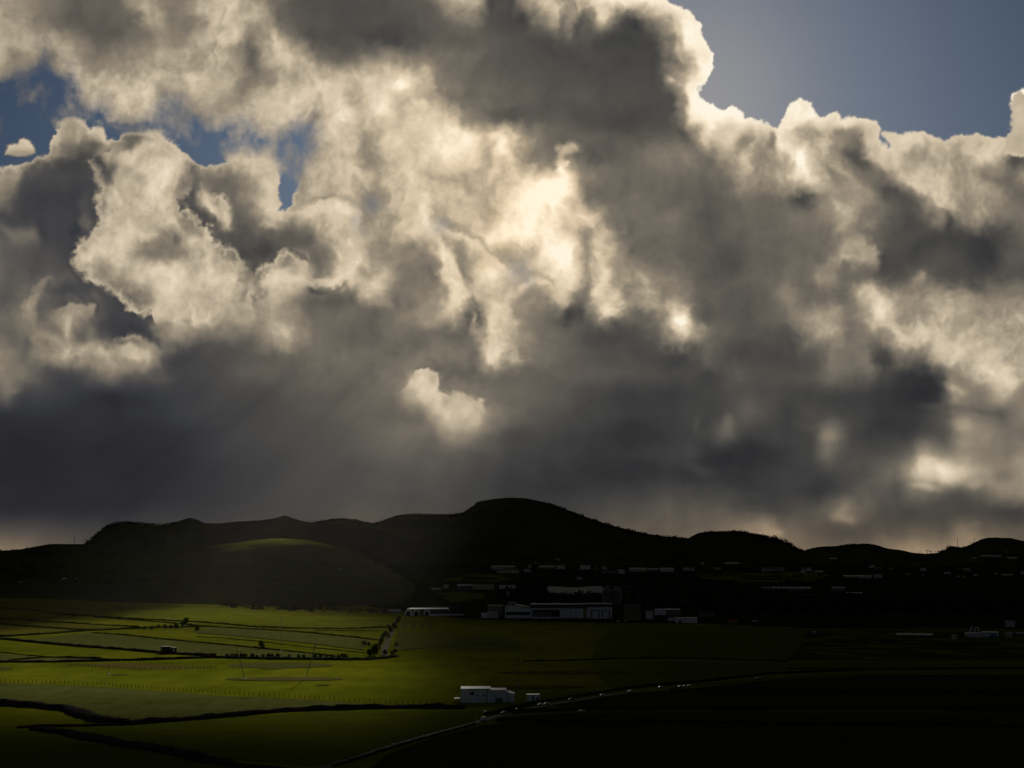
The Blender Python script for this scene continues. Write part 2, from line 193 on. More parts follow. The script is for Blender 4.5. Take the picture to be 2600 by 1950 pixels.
def sky_field():
    gx, gy = np.meshgrid(np.arange(SW)*SS-20., np.arange(SH)*SS-4.)
    # domain warp: large lazy folds, then finer and finer
    w1x = fbm(gx, gy, 150, 5, 11, .55); w1y = fbm(gx, gy, 150, 5, 31, .55)
    w2x = fbm(gx, gy, 36, 4, 51, .5); w2y = fbm(gx, gy, 36, 4, 71, .5)
    low = sm(900, 1100, gy)                       # the low deck is smoother
    # the rainy left part is very smooth
    leftsm = sm(1150, 700, gx)*sm(900, 1000, gy)
    k = 1-.6*low-.35*leftsm
    x = gx+w1x*40*k+w2x*9*k; y = gy+w1y*36*k+w2y*9*k
    L = _sample(x, y)
    for bx, by, brx, bry, ba, bl, bw_ in BLOBS:
        m = int(max(brx, bry)*2.2+50); i0 = max(int((by-m+4)/SS), 0); i1 = int((by+m+4)/SS); j0 = max(int((bx-m+20)/SS), 0); j1 = int((bx+m+20)/SS)
        if i1 <= i0 or j1 <= j0: continue
        X = x[i0:i1, j0:j1]-bx; Y = y[i0:i1, j0:j1]-by; ca, sa = math.cos(math.radians(ba)), math.sin(math.radians(ba))
        q = ((X*ca+Y*sa)/brx)**2+((Y*ca-X*sa)/bry)**2
        L[i0:i1, j0:j1] += (bl-L[i0:i1, j0:j1])*bw_*np.exp(-q**1.3*.9)
    # billows: shading painted as relief lit from the sun side
    sx, sy = 1500., 420.
    rx, ry = sx-gx, sy-gy; rr = np.hypot(rx, ry)+60; rx, ry = rx/rr, ry/rr
    wx = gx+w1x*26+w2x*7; wy = gy+w1y*26+w2y*7
    def relief(sc, seed, e, oc):
        return worley(wx, wy, sc, oc, seed)-worley(wx+rx*e, wy+ry*e, sc, oc, seed)
    puff = sm(0, 1, fbm(gx, gy, 210, 2, 171)*1.6+.55)       # where the cloud is knobbly, where it is veiled
    det = (-relief(120, 101, 15, 4)*.9-relief(48, 131, 7, 3)*.55)*(.25+.95*puff)
    det = det*1.25+fbm(wx, wy, 52, 5, 141, .55)*.55
    soft = fbm(gx+w1x*30, gy+w1y*30, 75, 6, 161, .5)
    amp = sm(60, 180, L)*(1-.6*low)*(1-.42*sm(185, 228, L))
    lowtex = fbm(gx*.8+w1x*30, gy*1.3+w1y*20, 120, 6, 181, .55)
    L = L*(1+det*.30*amp+soft*(.08+.05*amp)*(1-.5*leftsm)+lowtex*.13*low*(1-.45*leftsm))
    # crisp outlines
    bw = (worley(gx+w2x*8, gy+w2y*8, 38, 3, 201, .62)-.62)*3.4+fbm(gx, gy, 12, 3, 203)*.7
    wob = np.exp(1.5*fbm(gx, gy, 70, 3, 205))               # some stretches crisp, some feathered
    for pts, Lin, Lout, wi, wo, ro in EDGES:
        P = np.array(pts); m = 90
        x0, x1 = int((P[:,0].min()-m+20)/SS), int((P[:,0].max()+m+20)/SS)
        y0, y1 = int((P[:,1].min()-m+4)/SS), int((P[:,1].max()+m+4)/SS)
        x0, y0 = max(x0,0), max(y0,0)
        s = (slice(y0, y1), slice(x0, x1))
        X, Y = gx[s], gy[s]
        d = sdist(X+w2x[s]*12+w1x[s]*8, Y+w2y[s]*12+w1y[s]*8, pts, False)+bw[s]*ro-ro*.3
        # fade at the two ends of the line
        e = np.minimum(np.hypot(X-P[0,0], Y-P[0,1]), np.hypot(X-P[-1,0], Y-P[-1,1]))
        f = sm(0, 45, e)
        li = Lin*(1+.10*det[s]+.06*soft[s]); lo = Lout*(1+.05*soft[s])
        side = .5+.5*np.tanh((d+1)/(6*wob[s]))
        tgt = lo+(li-lo)*side
        wgt = np.where(d > 0, np.exp(-(d/wi)**2), np.exp(-(d/wo)**2))*f*.9
        L[s] = L[s]+(tgt-L[s])*wgt
    # gaps
    cover = np.ones_like(L)
    bw2 = (worley(gx+w2x*8, gy+w2y*8, 40, 4, 231, .62)-.62)*3.2+fbm(gx, gy, 12, 3, 233)*.6
    # left gap: wispy top, crisp bottom
    d = sdist(gx+w2x*16+w1x*14, gy+w2y*16+w1y*10, GAP_LEFT)-bw2*7
    wisp = fbm(gx, gy+w1y*60, 60, 6, 261, .62)
    topness = sm(0, 1, (np.interp(gx, [0,200,300,450,560,640,700,820], [330,290,320,335,390,400,420,520])-gy)/60.+.5)
    softw = 4+46*topness
    wob2 = np.exp(1.2*fbm(gx, gy, 60, 3, 207))
    softw = softw*np.where(topness < .5, wob2, 1)
    cl = 1-sm(-softw*.6, softw, d+wisp*40*topness)
    veil = sm(-.05, .5, fbm(gx*1.3, gy*.8, 110, 6, 291, .6)+.22*sm(300, 130, gy)+.16*np.exp(-((gx-520)/90)**2-((gy-320)/60)**2)+.25*np.exp(-((gx-740)/60)**2-((gy-400)/60)**2))
    cl = np.maximum(cl, veil*.58*topness+.0)
    rim = np.exp(-np.clip(-d, 0, 99)/13.)*(1-topness)*(d < 6)
    L = L+(np.maximum(L, 205)-L)*rim*.8
    cover = np.minimum(cover, cl)
    # right gap: crisp, bright rim
    d = sdist(gx+w2x*9+w1x*8, gy+w2y*9+w1y*8, GAP_RIGHT)-bw2*6+2
    cr = 1-sm(-4*wob2, 5*wob2, d)
    glow = np.exp(-(np.hypot(gx-1760, gy-240)/420.)**2)
    wr = 14+22*np.exp(-(np.hypot(gx-1770, gy-220)/160.)**2)
    rim = np.exp(-np.clip(-d, 0, 200)/wr)*(d < 8)
    L = L+(np.maximum(L, 215+38*glow)-L)*rim*.9
    # glow beside the sun, painted as a pale veil over the right gap
    rv = np.hypot((gx-1800), (gy-260)*.8)
    glow_veil = .17*np.exp(-(rv/230.)**2)+.13*np.exp(-(rv/520.)**2)
    ins = cr < .5
    Lv = 205.
    L = np.where(ins, Lv, L)
    cr = np.maximum(cr, glow_veil)
    cover = np.minimum(cover, cr)
    # puffs
    for P, Lp in ((PUFF, 195), (PLUME, 195)):
        d = sdist(gx+w2x*7, gy+w2y*7, P)+bw2*4
        a = sm(-3, 5, d)
        sh = Lp*(1-.18*sm(370, 395, gy)*(P is PUFF))*(1+.1*soft)
        L = np.where(a > 0, L+(sh-L)*a, L); cover = np.maximum(cover, a)
    # thin tears showing a little open sky inside the bright part
    tears = [(945,520,26,22,.7),(905,560,16,30,.5),(1115,575,30,26,.55),(1315,690,38,32,.5),(1340,715,20,14,.5),(810,335,22,40,.5)]
    for cx, cy, a, b, s in tears:
        q = ((gx-cx+w2x*14)/a)**2+((gy-cy+w2y*14)/b)**2
        cover = np.minimum(cover, 1-.6*s*np.exp(-q*1.3))
    # slanting light shafts painted under the bright centre
    ang = np.degrees(np.arctan2(gx-1500, gy-330+1e-3))
    sh = _perlin(ang/3.2, ang*0+3.3, 401)*.6+_perlin(ang/1.3, ang*0+7.7, 402)*.35
    rad = np.hypot(gx-1500, gy-330)
    m = sm(880, 1010, gy)*sm(-66, -50, ang)*sm(-14, -26, ang)*sm(500, 700, rad)
    L = L*(1+.085*sh*m)
    L = L*(1+.09*sm(2000, 2300, gx)*sm(850, 950, gy)+.07*leftsm+.10*sm(1650, 1900, gx)*sm(1300, 1400, gy))
    def blur(A, r):
        k = np.exp(-.5*(np.arange(-3*r, 3*r+1)/r)**2); k /= k.sum(); p = 3*r
        B = np.pad(A, ((p, p), (0, 0)), 'edge'); A2 = sum(k[i]*B[i:i+A.shape[0]] for i in range(2*p+1))
        B = np.pad(A2, ((0, 0), (p, p)), 'edge'); return sum(k[i]*B[:, i:i+A.shape[1]] for i in range(2*p+1))
    solid_ = cover > .9
    d1 = np.clip(L-blur(L, 4), -40, 40)*solid_; d2 = np.clip(L-blur(L, 18), -50, 50)*solid_
    up = 1-.4*low
    L = L+(.34*d1+.20*d2)*up*(1-.75*sm(190, 235, L))*(1-.5*leftsm)
    L = L*(1-.055*sm(90, 170, L)*sm(250, 215, L))
    L = np.clip(L, 20, 253)
    return L, np.clip(cover, 0, 1), gx, gy

def srgb2lin(v):
    v = np.asarray(v, float)/255.
    return np.where(v <= .04045, v/12.92, ((v+.055)/1.055)**2.4)
_RL = [20, 40, 60, 80, 110, 150, 200, 240, 255]
_RC = np.array([(20,21,25),(41,41,44),(60,61,62),(80,78,74),(112,106,96),(155,144,125),(212,197,172),(249,237,213),(255,250,235)], float)
def cloud_rgb(L, gx, gy):
    c = np.stack([np.interp(L, _RL, _RC[:, i]) for i in range(3)], -1)
    # low band near the horizon is browner, the rainy left is bluer
    br = (sm(1220, 1400, gy)*.9)[..., None]
    c = c*(1+br*np.array([.05, -.02, -.09]))
    gl = (np.exp(-(np.hypot(gx-1330, (gy-470)*1.1)/480.)**2)*sm(120, 200, L))[..., None]  # warm glow around the sun painted into the cloud colour
    c = c*(1+gl*np.array([.02, -.005, -.035]))
    cl_ = (sm(800, 300, gx)*sm(130, 70, L)*sm(380, 450, gy))[..., None]
    c = c*(1+cl_*np.array([-.04, -.03, .03]))
    bl = (sm(1300, 500, gx)*sm(820, 1000, gy)*sm(1330, 1200, gy)*sm(110, 60, L))[..., None]
    c = c*(1+bl*np.array([0, 0, 0]))
    return np.clip(c, 0, 255)
# ---------------------------------------------------------------- materials helper
def mat(name):
    m = bpy.data.materials.new(name); m.use_nodes = True
    n = m.node_tree; n.nodes.clear(); o = n.nodes.new('ShaderNodeOutputMaterial')
    return m, n, o
def nd(n, t, **kw):
    x = n.nodes.new(t)
    for k, v in kw.items():
        if k.startswith('i_'):
            key = k[2:]; x.inputs[int(key) if key.isdigit() else key].default_value = v
        else: setattr(x, k, v)
    return x
def tag(o, label=None, cat=None, group=None, kind=None):
    if label: o['label'] = label
    if cat: o['category'] = cat
    if group: o['group'] = group
    if kind: o['kind'] = kind
    return o
def np_mesh(name, co, quads, attrs=None, smooth=True):
    me = bpy.data.meshes.new(name)
    me.vertices.add(len(co)); me.vertices.foreach_set('co', np.asarray(co, np.float32).ravel())
    nq = len(quads); me.loops.add(nq*4); me.polygons.add(nq)
    me.loops.foreach_set('vertex_index', np.asarray(quads, np.int32).ravel())
    me.polygons.foreach_set('loop_start', np.arange(0, nq*4, 4, dtype=np.int32))
    if smooth: me.polygons.foreach_set('use_smooth', np.ones(nq, bool))
    for k, v in (attrs or {}).items():
        v = np.asarray(v, np.float32)
        if v.ndim == 1:
            a = me.attributes.new(k, 'FLOAT', 'POINT'); a.data.foreach_set('value', v)
        else:
            a = me.attributes.new(k, 'FLOAT_VECTOR', 'POINT'); a.data.foreach_set('vector', v.ravel())
    me.update(calc_edges=True); me.validate()
    return me
def grid_quads(nr, nc):
    i = np.arange((nr-1)*(nc-1)); r, c = i//(nc-1), i % (nc-1); a = r*nc+c
    return np.stack([a, a+1, a+nc+1, a+nc], 1)
# ---------------------------------------------------------------- the cloud deck
R_DECK = 12000.0
def to_px(d):
    c, s = math.cos(PITCH), math.sin(PITCH)
    f = d[..., 1]*c+d[..., 2]*s; v = -d[..., 1]*s+d[..., 2]*c
    f = np.where(f > .05, f, .05)
    return 1300+FPX*d[..., 0]/f, 975-FPX*v/f, d[..., 1]*c+d[..., 2]*s > .3
def bilin(A, fx, fy):
    fx = np.clip(fx, 0, A.shape[1]-1.001); fy = np.clip(fy, 0, A.shape[0]-1.001)
    ix = fx.astype(int); iy = fy.astype(int); tx = fx-ix; ty = fy-iy
    if A.ndim == 3: tx = tx[..., None]; ty = ty[..., None]
    return (A[iy, ix]*(1-tx)+A[iy, ix+1]*tx)*(1-ty)+(A[iy+1, ix]*(1-tx)+A[iy+1, ix+1]*tx)*ty
def sunlit(px, py):
    """where the sun breaks through onto the plain (photo units of the ground point)"""
    n = fbm(px, py*3, 160, 3, 901)*.5
    far = np.interp(px, [-400, 0, 300, 500, 700, 1000, 1300], [1620, 1598, 1560, 1535, 1548, 1566, 1580])
    near = np.interp(px, [-400, 0, 500, 900, 1100, 1400], [1830, 1835, 1850, 1860, 1840, 1800])
    m = sm(far-14, far+22, py+n*10)*sm(near+30, near-90, py+n*30)
    m = m*sm(1230, 830, px+n*60+(1700-py)*.3)*sm(-200, -20, px)
    band = .72+.28*np.exp(-((py-1725)/45.)**2)+.45*np.exp(-((py-1552)/20.)**2-((px-560)/220.)**2)
    m = np.maximum(m, .11*sm(far-14, far+40, py)*sm(near+30, near-120, py)*sm(1800, 950, px+n*120)*sm(-200, -20, px))
    return np.clip(m*band, 0, 1)
def build_clouds():
    L, cov, gx, gy = sky_field()
    rgb = srgb2lin(cloud_rgb(L, gx, gy))
    az0, az1 = math.radians(-17.2), math.radians(17.2); el0, el1 = math.radians(-1.2), math.radians(18.6)
    az = np.concatenate([np.linspace(-math.pi, az0, 50)[:-1], np.linspace(az0, az1, 1300), np.linspace(az1, math.pi, 50)[1:]])
    el = np.concatenate([np.linspace(-math.radians(3), el0, 3)[:-1], np.linspace(el0, el1, 740), np.linspace(el1, math.pi/2-.001, 30)[1:]])
    A, E = np.meshgrid(az, el)
    d = np.stack([np.sin(A)*np.cos(E), np.cos(A)*np.cos(E), np.sin(E)], -1)
    px, py, front = to_px(d)
    fx, fy = (px+20)/SS, (py+4)/SS
    mir = lambda f, n: np.abs((f+n) % (2*n)-n)            # beyond the detailed window the deck goes on, mirrored
    fx = mir(fx, SW-2.); fy = np.where(fy < 0, mir(fy, SH-2.), fy)
    Lc = bilin(rgb, fx, fy); C = bilin(cov, fx, fy)
    out = np.maximum(np.maximum(-30-px, px-2630), np.maximum(-8-py, 0))
    out = np.where(front, out, 3000)
    w = sm(150, 1300, out)                                       # leave the detailed window
    q = d*6
    n = fbm(A*40, E*90, 7, 6, 955)
    near_s = (sm(2600, 400, out)*sm(.0, .35, n+.1))[..., None]
    gen = srgb2lin(np.stack([74+n*46, 74+n*44, 75+n*40], -1))*OVERHEAD+near_s*np.array([.10, .09, .07])
    # behind the camera the deck is a level layer, with an added bright low band to light walls
    lowb = (sm(.25, -.25, d[..., 1])*sm(.36, .14, d[..., 2])*(1+.5*n))[..., None]
    gen = gen+lowb*np.array(REAR_FILL)
    Lc = Lc*(1-w[..., None])+gen*w[..., None]
    back = sm(.5, -.3, d[..., 1])
    C = C*(1-w)+w
    # sun gaps: follow every point of the deck down its sun ray to the plain
    P = d*R_DECK; s = _d
    t = (P[..., 2]+CAM_H)/s[2]
    G = P-t[..., None]*s; G[..., 2] = -CAM_H
    ok = G[..., 1] > 300
    gpx, gpy, fr = to_px(G)
    M = np.where(ok & fr, sunlit(gpx, gpy), 0)
    # the lit crown of the green hill (its ground lies higher)
    G2 = P-((P[..., 2]-HILL_TOP+CAM_H)/s[2])[..., None]*s
    hx, hy, _ = to_px(G2)
    M2 = np.exp(-(((hx-690)/70.)**2))*np.exp(-(((G2[..., 1]-HILL_Y)/240.)**2))*1.15*(G2[..., 1] > 500)
    M = np.clip(M*.82+M2*.8*(d[..., 2] > 0), 0, .82)
    S1 = np.array(SKY_NEAR_SUN)
    tgt = Lc
    C2 = C*(1-M)
    fill = np.clip((tgt-(1-C2[..., None])*S1)/np.maximum(C2[..., None], .05), .02, 5.0)
    Lc = np.where((M > .01)[..., None] & (C > .9)[..., None], fill, Lc)
    C = C2
    relief = (Lc[..., 1]-.25)*0
    rad = np.minimum(R_DECK+33000*sm(.1, -.3, d[..., 1]), 3990/np.maximum(d[..., 2], .02))
    co = d*rad[..., None]; co[..., 2] += CAM_H
    me = np_mesh('clouds', co.reshape(-1, 3), grid_quads(*A.shape), {'cover': C.ravel(), 'painted_light': Lc.reshape(-1, 3)})  # drawn cloud brightness goes in per vertex as the translucent colour
    m, n_, o_ = mat('cloud_vapour')
    at = nd(n_, 'ShaderNodeAttribute', attribute_name='painted_light'); ac = nd(n_, 'ShaderNodeAttribute', attribute_name='cover')
    tr = nd(n_, 'ShaderNodeBsdfTranslucent'); tp = nd(n_, 'ShaderNodeBsdfTransparent'); mx = nd(n_, 'ShaderNodeMixShader')
    sc = nd(n_, 'ShaderNodeVectorMath', operation='MULTIPLY'); sc.inputs[1].default_value = DECK_GAIN
    n_.links.new(at.outputs['Vector'], sc.inputs[0]); n_.links.new(sc.outputs[0], tr.inputs['Color'])
    n_.links.new(ac.outputs['Fac'], mx.inputs[0]); n_.links.new(tp.outputs[0], mx.inputs[1]); n_.links.new(tr.outputs[0], mx.inputs[2])
    n_.links.new(mx.outputs[0], o_.inputs[0])
    me.materials.append(m)
    ob = bpy.data.objects.new('clouds', me); COL.objects.link(ob)
    tag(ob, 'towering grey and cream backlit storm clouds filling the sky above the hills', 'clouds', kind='stuff')
OVERHEAD = 1.3; REAR_FILL = (.06, .13, .24)  # added light levels for the unseen deck overhead and behind
HILL_TOP = 128.0; HILL_Y = 4150.0
SKY_NEAR_SUN = (.165, .23, .34)
DECK_GAIN = (.193, .204, .227)
build_clouds()
# ---------------------------------------------------------------- terrain
def terr(X, Y):
    Y = np.asarray(Y, float); t = np.clip((Y-3200)/2400., 0, 1)
    z = 62*np.where(t < 1, t**1.25, 1.0)
    return z+0*np.asarray(X, float)
HILLS = []
def hill_z(h, X, Y):
    pxs, zc, yf, yc, yb = h
    Y = np.maximum(Y, 1.); px = 1300+FPX*X/Y
    z = np.interp(px, pxs, zc)
    a = np.interp(px, pxs, yf); 
    v = np.where(Y < yc, sm(0, 1, (Y-a)/(yc-a))**.8, sm(1, 0, (Y-yc)/(yb-yc)))
    return np.where((px < pxs[0]-40) | (px > pxs[-1]+40), -50, -12+(z+12)*v)
def gz(X, Y):
    z = terr(X, Y)
    for h in HILLS: z = np.maximum(z, hill_z(h, X, Y))
    return z
def hit(px, py, near=400, far=11500, flat=False):
    """the point of the land seen at (px, py)"""
    d = ray(px, py); t = np.arange(near, far, 8.)/d[1]
    X = d[0]*t; Y = d[1]*t; Z = CAM_H+d[2]*t
    g = terr(X, Y) if flat else gz(X, Y)
    k = np.nonzero(Z <= g)[0]
    i = k[0] if len(k) else len(t)-1
    if i > 0:
        a, b = Z[i-1]-g[i-1], Z[i]-g[i]; w = a/(a-b) if a > b else 0
        tt = t[i-1]+(t[i]-t[i-1])*w
    else: tt = t[0]
    X, Y = d[0]*tt, d[1]*tt
    g = float(terr(X, Y) if flat else gz(np.array([X]), np.array([Y]))[0])
    return Vector((X, Y, g))
def noise_rgb(n, a, b, scale, detail=6, coord='obj', stretch=(1, 1, 1), lo=.30, hi=.68):
    tc = nd(n, 'ShaderNodeTexCoord'); mp = nd(n, 'ShaderNodeMapping'); mp.inputs['Scale'].default_value = stretch
    n.links.new(tc.outputs['Object'], mp.inputs[0])
    nz = nd(n, 'ShaderNodeTexNoise'); nz.inputs['Scale'].default_value = scale; nz.inputs['Detail'].default_value = detail; nz.inputs['Roughness'].default_value = .62
    n.links.new(mp.outputs[0], nz.inputs['Vector'])
    r = nd(n, 'ShaderNodeValToRGB'); r.color_ramp.elements[0].position = lo; r.color_ramp.elements[1].position = hi
    r.color_ramp.elements[0].color = (*a, 1); r.color_ramp.elements[1].color = (*b, 1)
    n.links.new(nz.outputs[0], r.inputs[0])
    return r.outputs[0], nz.outputs[0], mp.outputs[0]
def veg_mat(name, a, b, scale, a2=None, b2=None, scale2=.004, bump=.6, trans=.0, stretch=(1, 1, 1), rough=1.0):
    m, n, o = mat(name)
    c, f, v = noise_rgb(n, a, b, scale, stretch=stretch)
    if a2:
        c2, f2, v2 = noise_rgb(n, a2, b2, scale2, 4)
        mx = nd(n, 'ShaderNodeMix', data_type='RGBA', blend_type='MULTIPLY'); mx.inputs[0].default_value = 1
        n.links.new(c, mx.inputs[6]); n.links.new(c2, mx.inputs[7]); c = mx.outputs[2]
    b_ = nd(n, 'ShaderNodeBsdfDiffuse'); b_.inputs['Roughness'].default_value = .5
    n.links.new(c, b_.inputs['Color'])
    if bump:
        bp = nd(n, 'ShaderNodeBump'); bp.inputs['Strength'].default_value = bump; bp.inputs['Distance'].default_value = 1.0
        n.links.new(f, bp.inputs['Height']); n.links.new(bp.outputs[0], b_.inputs['Normal'])
    sh = b_.outputs[0]
    if trans:
        t = nd(n, 'ShaderNodeBsdfTranslucent'); n.links.new(c, t.inputs[0]); ms = nd(n, 'ShaderNodeMixShader'); ms.inputs[0].default_value = trans
        n.links.new(sh, ms.inputs[1]); n.links.new(t.outputs[0], ms.inputs[2]); sh = ms.outputs[0]
    n.links.new(sh, o.inputs[0])
    return m
def solid(name, col, rough=.7, metal=0., var=.12, scale=1.5, spec=.4):
    m, n, o = mat(name)
    p = nd(n, 'ShaderNodeBsdfPrincipled'); p.inputs['Roughness'].default_value = rough; p.inputs['Metallic'].default_value = metal
    p.inputs['Specular IOR Level'].default_value = spec
    a = tuple(x*(1-var) for x in col); b = tuple(min(1, x*(1+var)) for x in col)
    c, f, v = noise_rgb(n, a, b, scale, 5)
    n.links.new(c, p.inputs['Base Color']); n.links.new(p.outputs[0], o.inputs[0])
    return m
M = {}
LUSH_A, LUSH_B = (.112, .128, .006), (.175, .190, .012)
M['ground'] = veg_mat('pasture', LUSH_A, LUSH_B, .05, (.62, .68, .60), (1.10, 1.05, 1.0), .0045, .9, stretch=(.9, .28, 1))
M['grey'] = veg_mat('rough_pasture', (.080, .094, .020), (.125, .136, .036), .09, (.8, .8, .8), (1, 1, 1), .006, .8, stretch=(1, .3, 1))
M['yellow'] = veg_mat('dry_pasture', (.105, .105, .012), (.14, .135, .018), .07, (.8, .8, .8), (1, 1, 1), .006, .5, stretch=(.5, 1.5, 1))
M['dark'] = veg_mat('shaded_pasture', (.026, .038, .008), (.050, .066, .013), .06, (.75, .75, .75), (1, 1, 1), .005, .5, stretch=(.5, 1.6, 1))  # darkness of the unlit right fields put into the colour
M['mid'] = veg_mat('mid_pasture', (.080, .098, .008), (.125, .145, .014), .06, (.75, .75, .75), (1, 1, 1), .005, .5, stretch=(.5, 1.6, 1))  # fading light over the fields put into the colour; also small greener plots
M['dusk'] = veg_mat('dusk_pasture', (.012, .017, .005), (.030, .038, .010), .03, (.6, .6, .6), (1, 1, 1), .006, .5, stretch=(.5, 1.6, 1))  # shade over the far plain put into the colour
M['brown'] = veg_mat('brown_stubble', (.085, .072, .020), (.12, .095, .025), .12, None, None, .006, .6, stretch=(.5, 1.5, 1))
M['hill'] = veg_mat('hill_pasture', (.028, .036, .018), (.055, .064, .030), .012, (.5, .55, .5), (1, 1, 1), .004, .4)
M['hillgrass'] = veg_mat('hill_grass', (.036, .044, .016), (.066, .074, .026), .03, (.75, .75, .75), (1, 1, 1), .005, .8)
def crown_sun_patch(m):
    # sunlight on the hill top painted in as a paler grass tone
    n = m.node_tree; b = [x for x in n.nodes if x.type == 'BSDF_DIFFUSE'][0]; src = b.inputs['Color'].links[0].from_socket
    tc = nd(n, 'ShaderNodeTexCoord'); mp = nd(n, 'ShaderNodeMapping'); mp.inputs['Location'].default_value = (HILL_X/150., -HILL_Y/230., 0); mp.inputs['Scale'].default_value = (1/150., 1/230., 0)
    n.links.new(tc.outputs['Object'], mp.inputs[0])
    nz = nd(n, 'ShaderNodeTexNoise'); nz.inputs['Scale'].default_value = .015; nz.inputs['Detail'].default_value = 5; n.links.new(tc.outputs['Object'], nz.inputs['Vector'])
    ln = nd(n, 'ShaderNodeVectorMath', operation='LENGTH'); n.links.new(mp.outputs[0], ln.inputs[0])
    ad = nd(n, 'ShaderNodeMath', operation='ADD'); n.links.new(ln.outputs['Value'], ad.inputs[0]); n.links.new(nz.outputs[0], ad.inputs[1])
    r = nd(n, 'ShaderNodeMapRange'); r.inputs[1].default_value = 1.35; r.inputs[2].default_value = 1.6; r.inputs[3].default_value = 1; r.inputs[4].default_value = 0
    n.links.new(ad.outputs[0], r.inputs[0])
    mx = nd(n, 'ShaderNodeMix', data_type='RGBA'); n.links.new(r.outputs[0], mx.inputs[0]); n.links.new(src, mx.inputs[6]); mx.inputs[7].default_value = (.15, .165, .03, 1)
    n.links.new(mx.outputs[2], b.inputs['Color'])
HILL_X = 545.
crown_sun_patch(M['hillgrass'])
M['leaf'] = veg_mat('leaf', (.025, .034, .008), (.05, .06, .014), .35, bump=0, trans=.25)
M['hedge'] = veg_mat('hedge_leaf', (.016, .020, .006), (.035, .040, .012), .5, bump=0, trans=.1)
M['rock'] = veg_mat('lava_stone', (.018, .018, .017), (.045, .043, .040), .8, bump=.5)
M['bark'] = solid('bark', (.05, .04, .03), .9)
M['reed'] = veg_mat('reed', (.06, .062, .018), (.12, .115, .032), .4, bump=1.)

def add_hill(prof, yf, yc, yb, m, n=(260, 70), rough=1.0, seed=0):
    """prof: crest as (px, py) in photo units; yf may be a list matching prof; distances in metres"""
    pxs = np.array([p[0] for p in prof], float); pys = np.array([p[1] for p in prof], float)
    zc = CAM_H+(1400-pys)/FPX*yc*1.005
    yfs = np.full(len(pxs), float(yf)) if np.isscalar(yf) else np.array(yf, float)
    h = (pxs, zc, yfs, yc, yb)
    u = np.linspace(pxs[0]-39, pxs[-1]+39, n[0])
    v = np.concatenate([np.linspace(0, 1, n[1]), 1+np.linspace(0, 1, 16)[1:]])
    U, V = np.meshgrid(u, v)
    a = np.interp(U, pxs, yfs)
    Y = np.where(V <= 1, a+(yc-a)*V, yc+(yb-yc)*(V-1))
    X = (U-1300)/FPX*Y
    z = hill_z(h, X, Y)
    amp = sm(0, .4, np.minimum(V, 2-V))*rough
    z = z+(fbm(X, Y, 300, 5, 600+seed)*14*amp*(1-sm(.8, 1, V)*sm(1.3, 1, V)*.7)+fbm(X, Y, 60, 4, 640+seed)*2.5*amp)
    me = np_mesh('hill', np.stack([X, Y, z], -1).reshape(-1, 3), grid_quads(*X.shape))
    me.materials.append(m)
    o = bpy.data.objects.new('hill', me); COL.objects.link(o); tag(o, kind='structure')
    HILLS.append(h)
    return o
def ground():
    Y = np.concatenate([np.linspace(-3000, 500, 12)[:-1], np.linspace(500, 6000, 260)[:-1], np.linspace(6000, 11900, 30)])
    X = np.concatenate([np.linspace(-11000, -2500, 14)[:-1], np.linspace(-2500, 2500, 160)[:-1], np.linspace(2500, 11000, 14)])
    X, Y = np.meshgrid(X, Y)
    Z = terr(X, Y)+fbm(X, Y, 260, 4, 700)*1.0*sm(500, 900, Y)
    me = np_mesh('ground', np.stack([X, Y, Z], -1).reshape(-1, 3), grid_quads(*X.shape)); me.materials.append(M['ground'])
    o = bpy.data.objects.new('ground', me); COL.objects.link(o); tag(o, kind='structure')
def gsurf(X, Y):
    return terr(X, Y)+fbm(np.asarray(X, float), np.asarray(Y, float), 260, 4, 700)*1.0*sm(500, 900, np.asarray(Y, float))
ground()
# the hills, far to near
add_hill([(640,1345),(760,1330),(800,1328),(840,1320),(870,1318),(900,1321),(950,1330),(1100,1345)], 7600, 8300, 9200, M['hill'], seed=1)
add_hill([(-160,1408),(-60,1400),(0,1395),(12,1398),(60,1394),(130,1382),(180,1382),(218,1382),(232,1374),(250,1358),(270,1342),(300,1330),(340,1330),(385,1335),(425,1334),(462,1322),(482,1315),(500,1319),(522,1329),(560,1330),(600,1326),(660,1322),(700,1317),(725,1309),(750,1319),(800,1330),(860,1330),(910,1326),(955,1330),(1010,1340)], 5300, 6300, 7300, M['hill'], (420, 70), seed=2)
add_hill([(860,1345),(930,1336),(955,1331),(985,1320),(1010,1311),(1050,1307),(1100,1308),(1150,1309),(1180,1303),(1205,1284),(1225,1274),(1255,1269),(1290,1265),(1335,1267),(1380,1276),(1430,1292),(1480,1312),(1530,1329),(1600,1348),(1660,1360),(1745,1367),(1830,1372),(1950,1395),(2050,1410)], 5500, 6700, 7900, M['hill'], (420, 80), seed=3)
add_hill([(1700,1390),(1745,1368),(1770,1356),(1800,1351),(1850,1349),(1890,1350),(1930,1361),(1980,1378),(2040,1400)], 6600, 7400, 8200, M['hill'], (160, 50), seed=4)
add_hill([(1560,1400),(1640,1378),(1690,1368),(1750,1370),(1800,1362),(1860,1363),(1920,1361),(1970,1369),(2000,1379),(2020,1393),(2040,1402),(2080,1415)], 5500, 6100, 6900, M['hill'], (220, 60), seed=5)
add_hill([(1960,1410),(2030,1399),(2060,1392),(2080,1388),(2120,1387),(2160,1382),(2200,1381),(2225,1386),(2245,1392),(2280,1396),(2310,1403),(2345,1406),(2380,1404),(2410,1389),(2440,1391),(2462,1382),(2485,1370),(2505,1365),(2560,1366),(2590,1373),(2640,1378),(2700,1392),(2800,1405)], 5900, 6900, 7800, M['hill'], (300, 60), seed=6)
